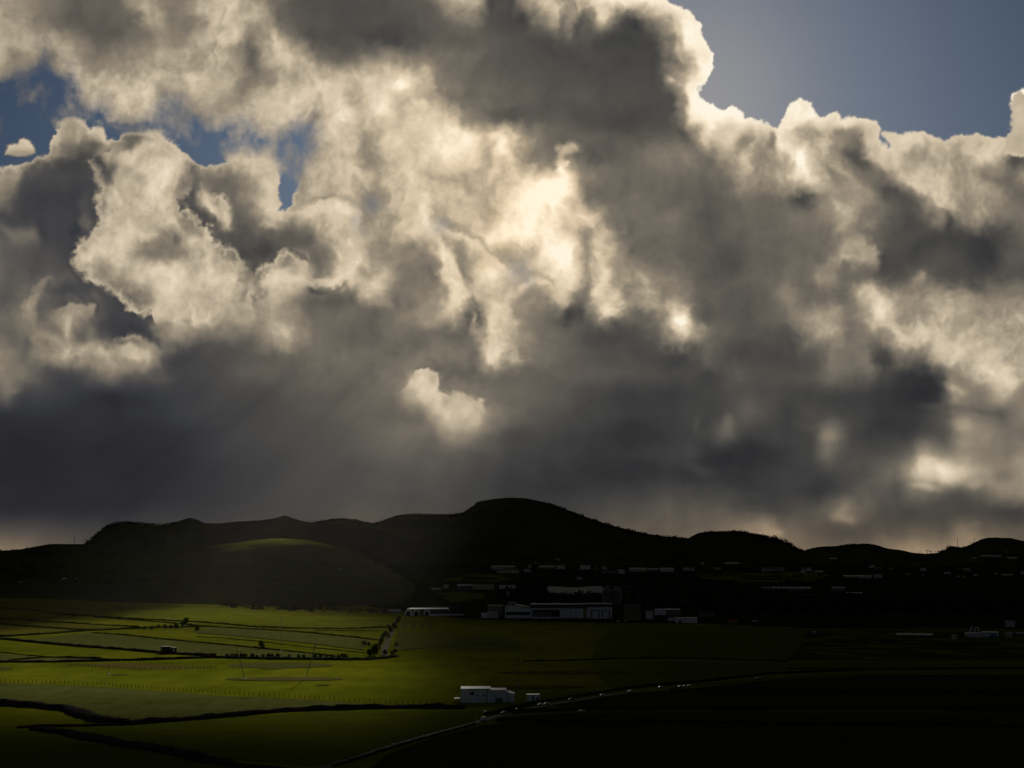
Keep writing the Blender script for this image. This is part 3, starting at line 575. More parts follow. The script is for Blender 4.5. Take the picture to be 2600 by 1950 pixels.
GREEN = add_hill([(-400,1425),(-200,1420),(0,1418),(150,1410),(300,1400),(430,1390),(540,1384),(600,1379),(660,1371),(720,1367),(780,1371),(830,1382),(880,1396),(930,1412),(975,1431),(1010,1452),(1040,1474),(1070,1500),(1110,1524),(1160,1540)],
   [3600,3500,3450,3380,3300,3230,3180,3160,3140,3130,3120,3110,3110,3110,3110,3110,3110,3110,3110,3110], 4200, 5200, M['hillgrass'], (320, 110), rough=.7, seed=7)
# ---------------------------------------------------------------- mesh builders
class MB:
    def __init__(s): s.v = []; s.f = []; s.mi = []
    def face(s, pts, mi=0):
        k = len(s.v); s.v += [tuple(p) for p in pts]; s.f.append(tuple(range(k, k+len(pts)))); s.mi.append(mi)
    def box(s, x0, x1, y0, y1, z0, z1, mi=0):
        k = len(s.v)
        s.v += [(x, y, z) for z in (z0, z1) for x, y in ((x0, y0), (x1, y0), (x1, y1), (x0, y1))]
        for f in ((0,3,2,1),(4,5,6,7),(0,1,5,4),(1,2,6,5),(2,3,7,6),(3,0,4,7)):
            s.f.append(tuple(k+i for i in f)); s.mi.append(mi)
    def loft(s, rings, mi=0, cap=True):
        k = len(s.v); n = len(rings[0])
        for r in rings: s.v += [tuple(p) for p in r]
        for i in range(len(rings)-1):
            for j in range(n):
                a, b = k+i*n+j, k+i*n+(j+1) % n
                s.f.append((a, b, b+n, a+n)); s.mi.append(mi)
        if cap:
            s.f.append(tuple(k+n-1-j for j in range(n))); s.mi.append(mi)
            s.f.append(tuple(k+(len(rings)-1)*n+j for j in range(n))); s.mi.append(mi)
    def tube(s, a, b, r0, r1=None, n=6, mi=0):
        a, b = Vector(a), Vector(b); r1 = r0 if r1 is None else r1
        q = (b-a).to_track_quat('Z', 'Y'); R = []
        for p, r in ((a, r0), (b, r1)):
            R.append([p+q @ Vector((math.cos(2*math.pi*i/n)*r, math.sin(2*math.pi*i/n)*r, 0)) for i in range(n)])
        s.loft(R, mi)
    def build(s, name, m, parent=None, smooth=False):
        me = bpy.data.meshes.new(name); me.from_pydata(s.v, [], s.f)
        for x in (m if isinstance(m, (list, tuple)) else [m]): me.materials.append(x)
        me.polygons.foreach_set('material_index', s.mi)
        if smooth: me.polygons.foreach_set('use_smooth', [True]*len(s.f))
        me.update()
        o = bpy.data.objects.new(name, me); COL.objects.link(o)
        if parent: o.parent = parent
        return o
def empty(name, loc, rz=0, label=None, cat=None, group=None):
    o = bpy.data.objects.new(name, None); COL.objects.link(o); o.location = loc; o.rotation_euler = (0, 0, rz)
    o.empty_display_size = 1
    return tag(o, label, cat, group)
def kids(o): return [c for c in o.children]
def copy_tree(o, parent=None):
    c = o.copy(); COL.objects.link(c); c.parent = parent
    for ch in kids(o): copy_tree(ch, c)
    return c
# ---------------------------------------------------------------- parcels of pasture
def line_pts(pts, step=6., far=11500, surf=True):
    """photo polyline -> points on the plain, evenly spaced in metres"""
    W_ = [hit(px, py, far=far, flat=True) for px, py in pts]
    out = []
    for a, b in zip(W_[:-1], W_[1:]):
        L = (b-a).length; n = max(1, int(L/step))
        for i in range(n): out.append(a.lerp(b, i/n))
    out.append(W_[-1])
    P = np.array([[p.x, p.y] for p in out])
    return P
def parcel(pts, m, lift, name='field'):
    P = line_pts(pts+[pts[0]], 40.)[:-1]
    w = fbm(P[:, 0], P[:, 1], 60, 3, 810)*4
    bm = bmesh.new()
    vs = [bm.verts.new((x+w[i], y+w[i]*.5, 0)) for i, (x, y) in enumerate(P)]
    es = [bm.edges.new((vs[i], vs[(i+1) % len(vs)])) for i in range(len(vs))]
    bmesh.ops.triangle_fill(bm, use_beauty=True, edges=es)
    # refine so the sheet follows the ground
    for _ in range(5):
        e = [x for x in bm.edges if x.calc_length() > 70]
        if not e: break
        bmesh.ops.subdivide_edges(bm, edges=e, cuts=1, use_grid_fill=False)
        bmesh.ops.triangulate(bm, faces=[f for f in bm.faces if len(f.verts) > 3])
    for v in bm.verts: v.co.z = float(gsurf(v.co.x, v.co.y))+lift
    me = bpy.data.meshes.new(name); bm.to_mesh(me); bm.free(); me.materials.append(m)
    me.polygons.foreach_set('use_smooth', [True]*len(me.polygons))
    o = bpy.data.objects.new(name, me); COL.objects.link(o); tag(o, kind='structure'); return o
PAR = [
 ([(60,1625),(235,1605),(330,1615),(500,1632),(650,1645),(840,1666),(870,1675),(545,1667),(410,1660),(300,1650)], 'grey'),
 ([(0,1734),(250,1744),(560,1767),(800,1778),(1000,1790),(1120,1794),(900,1796),(700,1803),(600,1812),(450,1828),(310,1836),(230,1818),(160,1799),(0,1787),(-80,1780),(-80,1730)], 'grey'),
 ([(0,1658),(60,1665),(120,1670),(250,1672),(120,1679),(0,1680),(-60,1680),(-60,1655)], 'grey'),
 ([(545,1592),(660,1600),(880,1618),(940,1626),(925,1650),(790,1634),(550,1612),(480,1604)], 'grey'),
 ([(0,1586),(60,1592),(180,1600),(100,1611),(0,1618),(-60,1618),(-60,1582)], 'yellow'),
 ([(60,1578),(230,1587),(340,1595),(240,1599),(60,1588)], 'yellow'),
 ([(1010,1604),(1300,1618),(1330,1645),(1180,1650),(1000,1650),(1005,1625)], 'grey'),
 ([(170,1686),(350,1700),(546,1696),(340,1684)], 'brown'),
 ([(-80,1860),(40,1852),(250,1882),(500,1928),(640,1947),(640,1990),(-80,1990)], 'mid'),
 ([(330,1842),(600,1822),(800,1806),(1200,1806),(1210,1828),(1000,1890),(800,1945),(520,1920),(260,1876),(110,1850)], 'mid'),
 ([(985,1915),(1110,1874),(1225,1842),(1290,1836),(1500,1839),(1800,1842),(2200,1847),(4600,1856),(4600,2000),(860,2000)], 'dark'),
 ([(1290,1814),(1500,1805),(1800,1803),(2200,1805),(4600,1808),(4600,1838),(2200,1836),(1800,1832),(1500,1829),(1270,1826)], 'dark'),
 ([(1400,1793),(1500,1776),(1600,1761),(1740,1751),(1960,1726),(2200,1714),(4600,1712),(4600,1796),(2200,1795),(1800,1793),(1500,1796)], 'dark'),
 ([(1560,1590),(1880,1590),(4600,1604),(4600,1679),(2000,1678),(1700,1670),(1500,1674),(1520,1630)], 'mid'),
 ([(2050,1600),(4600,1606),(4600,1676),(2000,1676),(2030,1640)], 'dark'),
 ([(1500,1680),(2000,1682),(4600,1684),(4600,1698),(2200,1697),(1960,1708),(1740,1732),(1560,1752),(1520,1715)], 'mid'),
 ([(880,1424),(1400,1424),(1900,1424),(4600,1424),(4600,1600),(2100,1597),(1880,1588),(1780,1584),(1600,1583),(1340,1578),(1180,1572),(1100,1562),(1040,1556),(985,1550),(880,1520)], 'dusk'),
 ([(1760,1452),(2050,1452),(2110,1462),(2050,1478),(1900,1480),(1780,1468)], 'mid'),
 ([(1200,1457),(1330,1462),(1260,1478),(1120,1474)], 'mid'),
 ([(1100,1505),(1220,1500),(1240,1520),(1150,1530)], 'mid'),
]
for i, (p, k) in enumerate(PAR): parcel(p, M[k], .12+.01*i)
# rough reedy patches
def ellipse(cx, cy, a, b, n=26): return [(cx+a*math.cos(t*2*math.pi/n), cy+b*math.sin(t*2*math.pi/n)) for t in range(n)]
for i, (cx, cy, a, b) in enumerate(((710,1690,132,6.5), (720,1725,150,4.5), (5,1697,28,4), (300,1713,22,1.6), (1430,1708,170,4), (690,1698,30,1.4), (820,1740,16,1.6), (1330,1745,160,3.5))):
    o = parcel(ellipse(cx, cy, a, b), M['reed'], .35+.01*i, 'rough_grass')
# ---------------------------------------------------------------- hedges and stone walls
def bank(pts, h, w, m, name, label, cat, group, leafy=.0, seed=0, step=3.5, bushes=None):
    P = line_pts(pts, step)
    n = len(P)
    T = np.gradient(P, axis=0); T /= np.linalg.norm(T, axis=1)[:, None]+1e-9; N = np.stack([-T[:, 1], T[:, 0]], 1)
    s = np.cumsum(np.r_[0, np.linalg.norm(np.diff(P, axis=0), axis=1)])
    hh = .85*h*(.75+.5*fbm(s, s*0+seed*3.1, 14, 4, 820+seed)+.25*fbm(s, s*0+seed, 90, 2, 830+seed))
    ww = w*(.85+.4*fbm(s, s*0+seed*1.7, 22, 3, 840+seed))
    off = fbm(s, s*0+seed*7.7, 80, 3, 850+seed)*w*.35
    prof = [(-.5, -.3), (-.48, .35), (-.3, .85), (0, 1.0), (.3, .88), (.48, .4), (.5, -.3)]
    r = np.random.RandomState(seed)
    co = []
    for a, b in prof:
        j = r.normal(0, .09, n)
        x = P[:, 0]+N[:, 0]*(a*ww+off+j*w*.5); y = P[:, 1]+N[:, 1]*(a*ww+off+j*w*.5)
        z = gsurf(P[:, 0], P[:, 1])+np.maximum(b*hh*(1+r.normal(0, .10, n)), -.3)
        co.append(np.stack([x, y, z], 1))
    co = np.stack(co, 1)
    q = grid_quads(n, len(prof))
    me = np_mesh(name, co.reshape(-1, 3), q, smooth=False); me.materials.append(m)
    o = bpy.data.objects.new(name, me); COL.objects.link(o); tag(o, label, cat, group)
    if leafy: LEAFQ.append((o, P, hh, ww, off, N, leafy, seed))
    return o, P
LEAFQ = []
def leaves(mb, c, rad, n, size, rnd, flat=1., mi=0):
    """leaf clumps through the volume of an ellipsoid"""
    for _ in range(n):
        while True:
            p = Vector((rnd.uniform(-1, 1), rnd.uniform(-1, 1), rnd.uniform(-1, 1)))
            if p.length < 1: break
        p = p.normalized()*(p.length**.45)
        p = Vector((c[0]+p.x*rad[0], c[1]+p.y*rad[1], c[2]+p.z*rad[2]))
        q = Vector((rnd.gauss(0, 1), rnd.gauss(0, 1), rnd.gauss(0, 1))).normalized().to_track_quat('Z', 'Y')
        s = size*rnd.uniform(.6, 1.4)
        mb.face([p+q @ Vector((x*s, y*s, rnd.uniform(-.15, .15)*s)) for x, y in ((-.6, -.3), (.1, -.65), (.7, .1), (0, .6))], mi)
def tree_things(kind, h, w, seed, trunk=.25, dens=1.0, name='tree'):
    rnd = random.Random(seed)
    e = empty(name, (0, 0, 0))
    t = MB(); t.tube((0, 0, -.4), (0, 0, h*trunk+.6), w*.035+.08, w*.02+.05, 6)
    crown = MB(); zc = h*(1+trunk)/2
    k = max(3, int(5+w*.8))
    for i in range(k):
        a = rnd.uniform(0, 2*math.pi); rr = rnd.uniform(.1, .55)*w*.5; z = h*trunk+(h*(1-trunk))*rnd.uniform(.2, .82)
        c = (math.cos(a)*rr, math.sin(a)*rr, z); R = w*rnd.uniform(.18, .32)
        t.tube((0, 0, h*trunk*.8), c, .07, .03, 4)
        leaves(crown, c, (R, R, R*.85), int(90*dens), .16*w**.5+.05, rnd)
    t.build('trunk', M['bark'], e); crown.build('crown', M['leaf'], e)
    return e
def place_tree(proto, used, px, py, sc, label, cat, group, rz, near=400):
    o = proto if not used else copy_tree(proto)
    p = hit(px, py, near=near); o.location = p; o.scale = (sc, sc, sc); o.rotation_euler = (0, 0, rz); tag(o, label, cat, group)
    return o
GW = 'dark field boundaries crossing the plain'
LINES = [
 ([(-80,1538),(0,1544),(80,1550),(170,1561),(245,1565),(360,1573),(430,1576),(500,1580),(560,1584),(650,1592),(730,1596),(830,1597),(900,1596),(985,1593)], 2.6, 5, 'hedge', 'long far dark hedge running right to the small dark hut by the track'),
 ([(240,1567),(400,1579),(520,1590),(640,1598),(760,1605),(880,1616),(960,1625)], 2.2, 4.5, 'hedge', 'dark hedge just below the longest far hedge, thinning out by the track bushes'),
 ([(-80,1568),(0,1571),(100,1577),(230,1585),(350,1592)], 2.4, 5, 'hedge', 'dark hedge at the left edge ending at the farmyard trees'),
 ([(-80,1580),(0,1584),(60,1590),(180,1598),(235,1600)], 2.4, 6, 'hedge', 'short thick hedge meeting the slanting hedge left of the farmyard'),
 ([(-80,1622),(0,1618),(100,1611),(215,1602),(350,1596),(430,1593),(520,1591)], 2.8, 14, 'hedge', 'broad dark hedge rising from the left edge to the farmyard'),
 ([(-80,1612),(0,1623),(120,1635),(300,1650),(410,1660),(480,1664),(545,1668)], 3.4, 8, 'rock', 'thick dark wall slanting down to the stone shed'),
 ([(235,1607),(330,1614),(430,1625),(500,1632),(560,1637),(650,1645),(760,1656),(850,1668)], 1.8, 3, 'hedge', 'dark hedge slanting down past the lone round bush'),
 ([(500,1617),(560,1620),(670,1630),(790,1644),(930,1658)], 1.2, 2, 'rock', 'thin straight stone wall ending at the big round bush'),
 ([(500,1608),(620,1617),(790,1634),(925,1651)], .9, 1.5, 'rock', 'faintest low stone wall between two straight walls'),
 ([(-80,1681),(0,1681),(120,1681),(330,1677),(540,1671),(700,1675),(860,1676),(930,1676),(975,1672),(1000,1667)], 3.2, 9, 'rock', 'thickest dark wall crossing the lit plain from the left edge to the track'),
 ([(25,1677),(120,1669),(190,1671),(255,1673)], 2.0, 5, 'hedge', 'short scrubby hedge just above the thickest wall at the left'),
 ([(-80,1650),(0,1656),(60,1663),(120,1668)], 1.2, 2, 'rock', 'short thin stone wall at the left edge above the scrubby hedge'),
 ([(800,1601),(880,1602),(960,1603)], 1.6, 4, 'hedge', 'short hedge just left of the track below the dark hut'),
 ([(-80,1782),(0,1788),(80,1792),(130,1797),(170,1803),(230,1820),(270,1830),(310,1838)], 4.2, 16, 'rock', 'overgrown bank curving down from the left edge in the foreground'),
 ([(310,1839),(450,1830),(600,1816),(700,1806),(800,1801),(950,1797),(1100,1797),(1180,1798)], 3.6, 12, 'rock', 'overgrown bank running to the white farm building'),
 ([(45,1848),(100,1845),(200,1843),(310,1841)], 2.0, 6, 'rock', 'short low bank below the foreground bend'),
 ([(100,1850),(180,1866),(250,1880),(380,1902),(500,1926),(620,1946),(760,1965)], 3.0, 16, 'rock', 'nearest dark bank slanting down to the bottom edge'),
 ([(1290,1809),(1500,1801),(1800,1799),(2200,1800),(4200,1812)], 3.2, 14, 'hedge', 'dark hedge behind the single car on the side lane'),
 ([(1260,1832),(1500,1835),(1800,1838),(2200,1842),(4200,1862)], 3.0, 12, 'hedge', 'dark hedge crossing the black fields right of the van'),
 ([(1700,1756),(2000,1758),(2300,1760),(4200,1772)], 2.8, 10, 'hedge', 'dark hedge right of the farthest cars on the road'),
 ([(1330,1679),(1500,1676),(1700,1672),(2000,1680)], 1.8, 4, 'hedge', 'faint dark hedge right of the pair of upright masts'),
 ([(2000,1700),(2300,1700),(4200,1700)], 2.4, 8, 'hedge', 'dark hedge at the right edge below the blue factory'),
 ([(850,1945),(1000,1898),(1120,1865),(1205,1840)], 1.5, 3, 'hedge', 'low hedge along the near side of the foreground lane'),
 ([(1290,1640),(1240,1636),(1120,1642),(1000,1652)], .8, 1.2, 'rock', 'pale thin stone wall right of the track'),
 ([(1240,1815),(1380,1783),(1480,1766),(1600,1748),(1740,1736),(1950,1712),(2200,1702)], 2.2, 7, 'hedge', 'dark hedge along the far side of the road with the cars'),
]
LEAFY = {0:.5, 1:.5, 2:.5, 3:.6, 4:.5, 5:.25, 6:.6, 9:.5, 10:1.4, 12:.8, 13:.35, 14:.35, 15:.3, 16:.3, 17:.2, 18:.2, 24:.4}
for i, (p, h, w, k, lab) in enumerate(LINES):
    bank(p, h, w, M[k], 'hedge' if k == 'hedge' else ('earth_bank' if 'bank' in lab else 'stone_wall'), lab, 'hedge' if k == 'hedge' else ('bank' if 'bank' in lab else 'wall'), GW, seed=i+1, leafy=LEAFY.get(i, 0))
for o, P, hh, ww, off, N, dens, sd in LEAFQ:
    rnd = random.Random(sd); mb = MB()
    for i in range(len(P)):
        if rnd.random() > dens*1.2: continue
        a = rnd.uniform(-.35, .35); x = P[i, 0]+N[i, 0]*(a*ww[i]+off[i]); y = P[i, 1]+N[i, 1]*(a*ww[i]+off[i])
        R = rnd.uniform(.6, 1.5)*(1+.25*max(0, rnd.gauss(0, 1)))
        leaves(mb, (x, y, float(gsurf(x, y))+max(.5, hh[i]*.85)), (R*1.2, R*1.2, R*.9), 22, .34, rnd)
    mb.build('foliage', M['hedge'], o)
# ---------------------------------------------------------------- roads and track
def ribbon(pts, w, m, name, lift, kind='structure', step=12.):
    P = line_pts(pts, step); T = np.gradient(P, axis=0); T /= np.linalg.norm(T, axis=1)[:, None]+1e-9; N = np.stack([-T[:, 1], T[:, 0]], 1)
    co = []
    for a in (-.5, .5):
        x, y = P[:, 0]+N[:, 0]*a*w, P[:, 1]+N[:, 1]*a*w
        co.append(np.stack([x, y, gsurf(x, y)+lift], 1))
    co = np.stack(co, 1); me = np_mesh(name, co.reshape(-1, 3), grid_quads(len(P), 2)); me.materials.append(m)
    o = bpy.data.objects.new(name, me); COL.objects.link(o)
    if kind: tag(o, kind=kind)
    return o
M['asphalt'] = solid('asphalt', (.022, .022, .023), .95, var=.25, scale=.6, spec=.05)
M['gravel'] = veg_mat('gravel', (.10, .09, .06), (.16, .15, .10), .3, bump=.8)
M['paint'] = solid('road_paint', (.40, .40, .39), .8, var=.15, scale=.8)
ROAD = [(780,1962),(850,1940),(1000,1894),(1110,1863),(1210,1836),(1260,1819),(1330,1803),(1400,1790),(1500,1773),(1600,1758),(1700,1748),(1800,1738),(1950,1722),(2150,1711),(2400,1706),(4200,1704)]
ribbon(ROAD, 5.0, M['asphalt'], 'road', .30)
ribbon([(a+3.5, b+2.2) for a, b in ROAD[:5]], .35, M['paint'], 'road_marking', .32)
ribbon([(1260,1820),(1340,1815),(1475,1809),(1800,1808),(2200,1809),(4200,1822)], 4.0, M['asphalt'], 'side_road', .31)
ribbon([(1010,1568),(1003,1585),(996,1600),(988,1615),(984,1630),(978,1645),(975,1660),(985,1668)], 7, M['gravel'], 'track', .30)
ribbon([(1030,1570),(1020,1585),(1014,1600),(1008,1620),(1000,1640),(1003,1660)], 2.5, M['reed'], 'track_verge', .31)
for q in ((1040,1576,1026,1603), (1062,1576,1047,1601), (1082,1577,1070,1598), (1098,1578,1092,1598)):
    ribbon([(q[0],q[1]),((q[0]+q[2])/2-4,(q[1]+q[3])/2),(q[2],q[3])], 5, M['reed'], 'ploughed_furrow', .34)
ribbon([(985,1571),(1060,1571),(1200,1570),(1260,1572),(1330,1574)], 9, M['gravel'], 'farm_road', .30)
# ---------------------------------------------------------------- buildings
M['white'] = solid('white_render', (.66, .69, .74), .85, var=.10, scale=.25)
M['cream'] = solid('cream_render', (.50, .45, .36), .85, var=.12, scale=.25)
M['blockgrey'] = solid('grey_block', (.16, .16, .165), .9, var=.2, scale=.5)
M['darkblock'] = solid('dark_block', (.03, .03, .03), .95, var=.3, scale=.6, spec=.02)
M['ochre'] = solid('ochre_render', (.20, .155, .08), .85, var=.15, scale=.3)
M['yellow_steel'] = solid('yellow_steel', (.30, .28, .03), .6, var=.1)
M['blue_steel'] = solid('blue_steel', (.04, .12, .32), .5, var=.1)
M['sheet'] = solid('roof_sheet', (.26, .27, .28), .62, metal=.1, var=.18, scale=.15)
M['darksheet'] = solid('dark_roof_sheet', (.06, .06, .065), .75, var=.25, scale=.2, spec=.15)
M['tile'] = solid('roof_tile', (.20, .09, .05), .85, var=.3, scale=.6, spec=.15)
M['glass'] = solid('window_glass', (.02, .024, .03), .15, var=.1)
M['door'] = solid('steel_door', (.10, .11, .12), .6, var=.15)
M['opening'] = solid('dark_interior', (.01, .01, .01), .9, var=.1)
M['steel'] = solid('galvanised_steel', (.12, .12, .12), .5, metal=.5, var=.15)
M['wood'] = solid('weathered_post', (.06, .05, .035), .9, var=.3)
def pxm(py, px=1300):
    """metres per photo unit at a ground point"""
    p = hit(px, py); return p.y/FPX, p
def building(x0, x1, yb, yt, yr=None, kind='house', wall='white', roof='sheet', depth=None, label='', cat='house', group=None,
             name=None, wins=0, doors=(), floors=1, rz=None, near=400, gable='x'):
    """x0..x1 wall span, yb base, yt eaves, yr ridge, all in photo units"""
    s, p = pxm(yb, (x0+x1)/2)
    if near != 400: p = hit((x0+x1)/2, yb, near=near); s = p.y/FPX
    w = (x1-x0)*s; h = max(1.8, (yb-yt)*s); r = max(.25, ((yt-yr) if yr is not None else 1.2)*s)
    d = depth or min(max(w*.6, 6), 26)
    a = math.atan2(p.x, p.y) if rz is None else rz
    e = empty(name or cat.replace(' ', '_'), (p.x, p.y, p.z-.05), -a, label, cat, group)
    b = MB(); b.box(-w/2, w/2, 0, d, -1.5, h)
    if kind != 'flat':
        if gable == 'x':   # ridge along x
            b.face([(-w/2, 0, h), (-w/2, d, h), (-w/2, d/2, h+r)]); b.face([(w/2, d, h), (w/2, 0, h), (w/2, d/2, h+r)])
        else:
            b.face([(-w/2, 0, h), (w/2, 0, h), (0, 0, h+r)]); b.face([(w/2, d, h), (-w/2, d, h), (0, d, h+r)])
    b.build('wall', M[wall], e)
    rf = MB(); o = .35
    if kind == 'flat':
        rf.box(-w/2-.2, w/2+.2, -.2, d+.2, h+.003, h+.35)
    elif gable == 'x':
        for q, z in ((-o, 1), (d+o, -1)):
            zz = h-r*o/(d/2)
            pts = [(-w/2-o, q, zz), (w/2+o, q, zz), (w/2+o, d/2, h+r), (-w/2-o, d/2, h+r)]
            if z < 0: pts = pts[::-1]
            rf.face([(x, y, zz_+.04) for x, y, zz_ in pts]); rf.face([(x, y, zz_+.24) for x, y, zz_ in pts])
        rf.box(-w/2-o, w/2+o, -o-.03, -o, h-r*o/(d/2)-.1, h-r*o/(d/2)+.25)
    else:
        for sx in (-1, 1):
            pts = [(sx*(w/2+o), -o, h-r*o/(w/2)), (0, -o, h+r), (0, d+o, h+r), (sx*(w/2+o), d+o, h-r*o/(w/2))]
            rf.face([(x, y, z+.04) for x, y, z in pts]); rf.face([(x, y, z+.24) for x, y, z in pts])
    rf.build('roof', M[roof], e)
    for i in range(wins):
        for f in range(floors):
            cx = -w/2+w*(i+.5)/wins; fh = h/floors; z0 = fh*f+fh*.38; ww = min(1.3, w/wins*.45)
            q = MB(); q.box(cx-ww/2-.1, cx+ww/2+.1, -.10, -.01, z0-.1, z0+fh*.36+.1); fr = q.build('window', M['white'] if wall != 'white' else M['blockgrey'], e)
            q = MB(); q.box(cx-ww/2, cx+ww/2, -.14, -.102, z0, z0+fh*.36); q.build('pane', M['glass'], fr)
    for (c, dw, dh, mt) in doors:
        cx = -w/2+w*c; q = MB(); q.box(cx-dw*s/2, cx+dw*s/2, -.12, -.01, 0, dh*s); q.build('door', M[mt], e)
    return e
# the lit-field stone shed
e = building(410, 433, 1660.5, 1642.5, 1641.5, 'flat', 'darkblock', 'darkblock', 6.5, 'dark roofless stone shed standing alone among the lit fields', 'shed', name='stone_shed')
s_, _ = pxm(1660.5, 421)
q = MB(); w_ = 24*s_
q.box(w_/2+.02, w_/2+5.5, .6, 6.9, -.5, 6.2); lt = q.build('annex', M['darkblock'], e)
q = MB(); q.box(w_/2+2.3, w_/2+3.3, .5, .58, 2.6, 4.6); q.build('window', M['white'], e)
q = MB(); q.box(-w_/2-.6, -w_/2, 0, 5, -.5, 6.8); q.build('buttress', M['darkblock'], e)
building(982, 992, 1594, 1586.5, None, 'flat', 'darkblock', 'darkblock', 5, 'small dark block hut at the end of the longest hedge beside the track', 'hut', name='field_hut')
# white farm building in the foreground with its lean-to parts
def farm():
    s, p = pxm(1784, 1237)
    e = empty('farm_building', (p.x, p.y, p.z-.05), -math.atan2(p.x, p.y), 'large white flat-walled farm building with stepped roofline beside the road', 'farm building')
    def X(px): return (px-1237)*s
    def H(py): return (1784-py)*s
    b = MB(); b.box(X(1171), X(1245), 0, 22, -1, H(1750)); b.build('main_wall', M['white'], e)
    b = MB(); b.box(X(1171)-.2, X(1245)+.2, -.2, 22.2, H(1750)+.003, H(1749.2)); b.build('roof', M['darksheet'], e)
    b = MB(); b.box(X(1245)+.01, X(1285), 1.5, 20, -1, H(1754)); b.build('wing_wall', M['white'], e)
    b = MB(); b.box(X(1245)+.25, X(1285)+.15, 1.3, 20.2, H(1754)+.003, H(1752.8)); b.build('roof', M['darksheet'], e)
    b = MB(); b.loft([[(X(1285)+.01, y, -1), (X(1306), y, -1), (X(1306), y, H(1763)), (X(1285)+.01, y, H(1757))] for y in (2.5, 18)]); b.build('lean_to', M['white'], e)
    b = MB(); b.box(X(1154), X(1171)-.25, 1, 14, 2.2, 2.5); b.build('canopy', M['blockgrey'], e)
    for x in (1156, 1162): 
        b = MB(); b.box(X(x), X(x)+.3, 1.2, 1.5, -1, 2.2); b.build('post', M['steel'], e)
    for c in (1236, 1288): 
        b = MB(); b.box(X(c)-.25, X(c)+.25, -.35, -.21, -1, H(1750)+.3); b.build('pillar', M['blockgrey'], e)
    for c in (1212, 1228):
        b = MB(); b.box(X(c)-.7, X(c)+.7, -.06, -.01, 4.2, 5.3); w_ = b.build('window', M['blockgrey'], e); b = MB(); b.box(X(c)-.6, X(c)+.6, -.09, -.062, 4.3, 5.2); b.build('pane', M['glass'], w_)
    b = MB(); b.box(X(1171)-.2, X(1245)+.2, -.42, -.22, H(1750)-.25, H(1750)-.05); b.build('gutter', M['steel'], e)
    for c in (1262, 1271):
        b = MB(); b.box(X(c)-1.2, X(c)+1.2, 1.3, 1.48, -.5, 3.0); b.build('door', M['door'], e)
    b = MB(); b.face([(X(1190), -.06, H(1763)), (X(1200), -.06, H(1757)), (X(1204), -.06, H(1757)), (X(1204), -.06, H(1764.5)), (X(1200), -.06, H(1765))]); b.build('sign_panel', M['darkblock'], e)
farm()
building(1338, 1369, 1781, 1765, 1763.5, 'flat', 'white', 'sheet', 7, 'small white block hut right of the large white farm building', 'hut', name='block_hut', doors=((.52, 5, 13, 'door'), (.85, 4, 11, 'opening')))
# arch-fronted barns
def barns():
    s, p = pxm(1563, 1085)
    e = empty('arched_barn', (p.x, p.y, p.z-.05), -math.atan2(p.x, p.y), 'long green-grey barn with three white arched fronts at the edge of the lit fields', 'barn')
    def X(px): return (px-1085)*s
    H = 16*s
    for c in (1037, 1057, 1084):
        f = MB(); R = 9*s
        out = [(X(c)+math.copysign(abs(math.cos(t))**.8, math.cos(t))*R, math.sin(t)**.75*H if math.sin(t) > 0 else 0) for t in np.linspace(math.pi, 0, 15)]
        inn = [(X(c)+(x-X(c))*.55, z*.72) for x, z in out]
        for i in range(14): f.face([(out[i][0], -.5, out[i][1]), (out[i+1][0], -.5, out[i+1][1]), (inn[i+1][0], -.5, inn[i+1][1]), (inn[i][0], -.5, inn[i][1])])
        a = f.build('arch_front', M['white'], e)
        g = MB(); g.face([(x, -.3, z) for x, z in inn]); g.build('opening', M['opening'], a)
        v = MB()
        for i in range(14): v.face([(out[i][0], -.5, out[i][1]), (out[i+1][0], -.5, out[i+1][1]), (out[i+1][0], 30, out[i+1][1]), (out[i][0], 30, out[i][1])])
        v.build('vault', M['darksheet'], e)
    b = MB(); b.box(X(1094)+.2, X(1139), 2, 30, -1, 16.6*s); b.build('wall', M['darksheet'], e)
    b = MB(); b.loft([[(x, 1.5, 16.7*s), (x, 30.5, 16.7*s), (x, 16, 18.6*s)] for x in (X(1040), X(1139))]); b.build('roof', M['sheet'], e)
    b = MB(); b.box(X(1094), X(1176), -3, -2, -1, 4*s); b.build('yard_wall', M['white'], e)
barns()
building(986, 1018, 1557, 1552, 1547.5, 'g', 'blockgrey', 'sheet', 14, 'low open-sided shed with a pale pitched roof left of the arched barn', 'shed', name='open_shed')
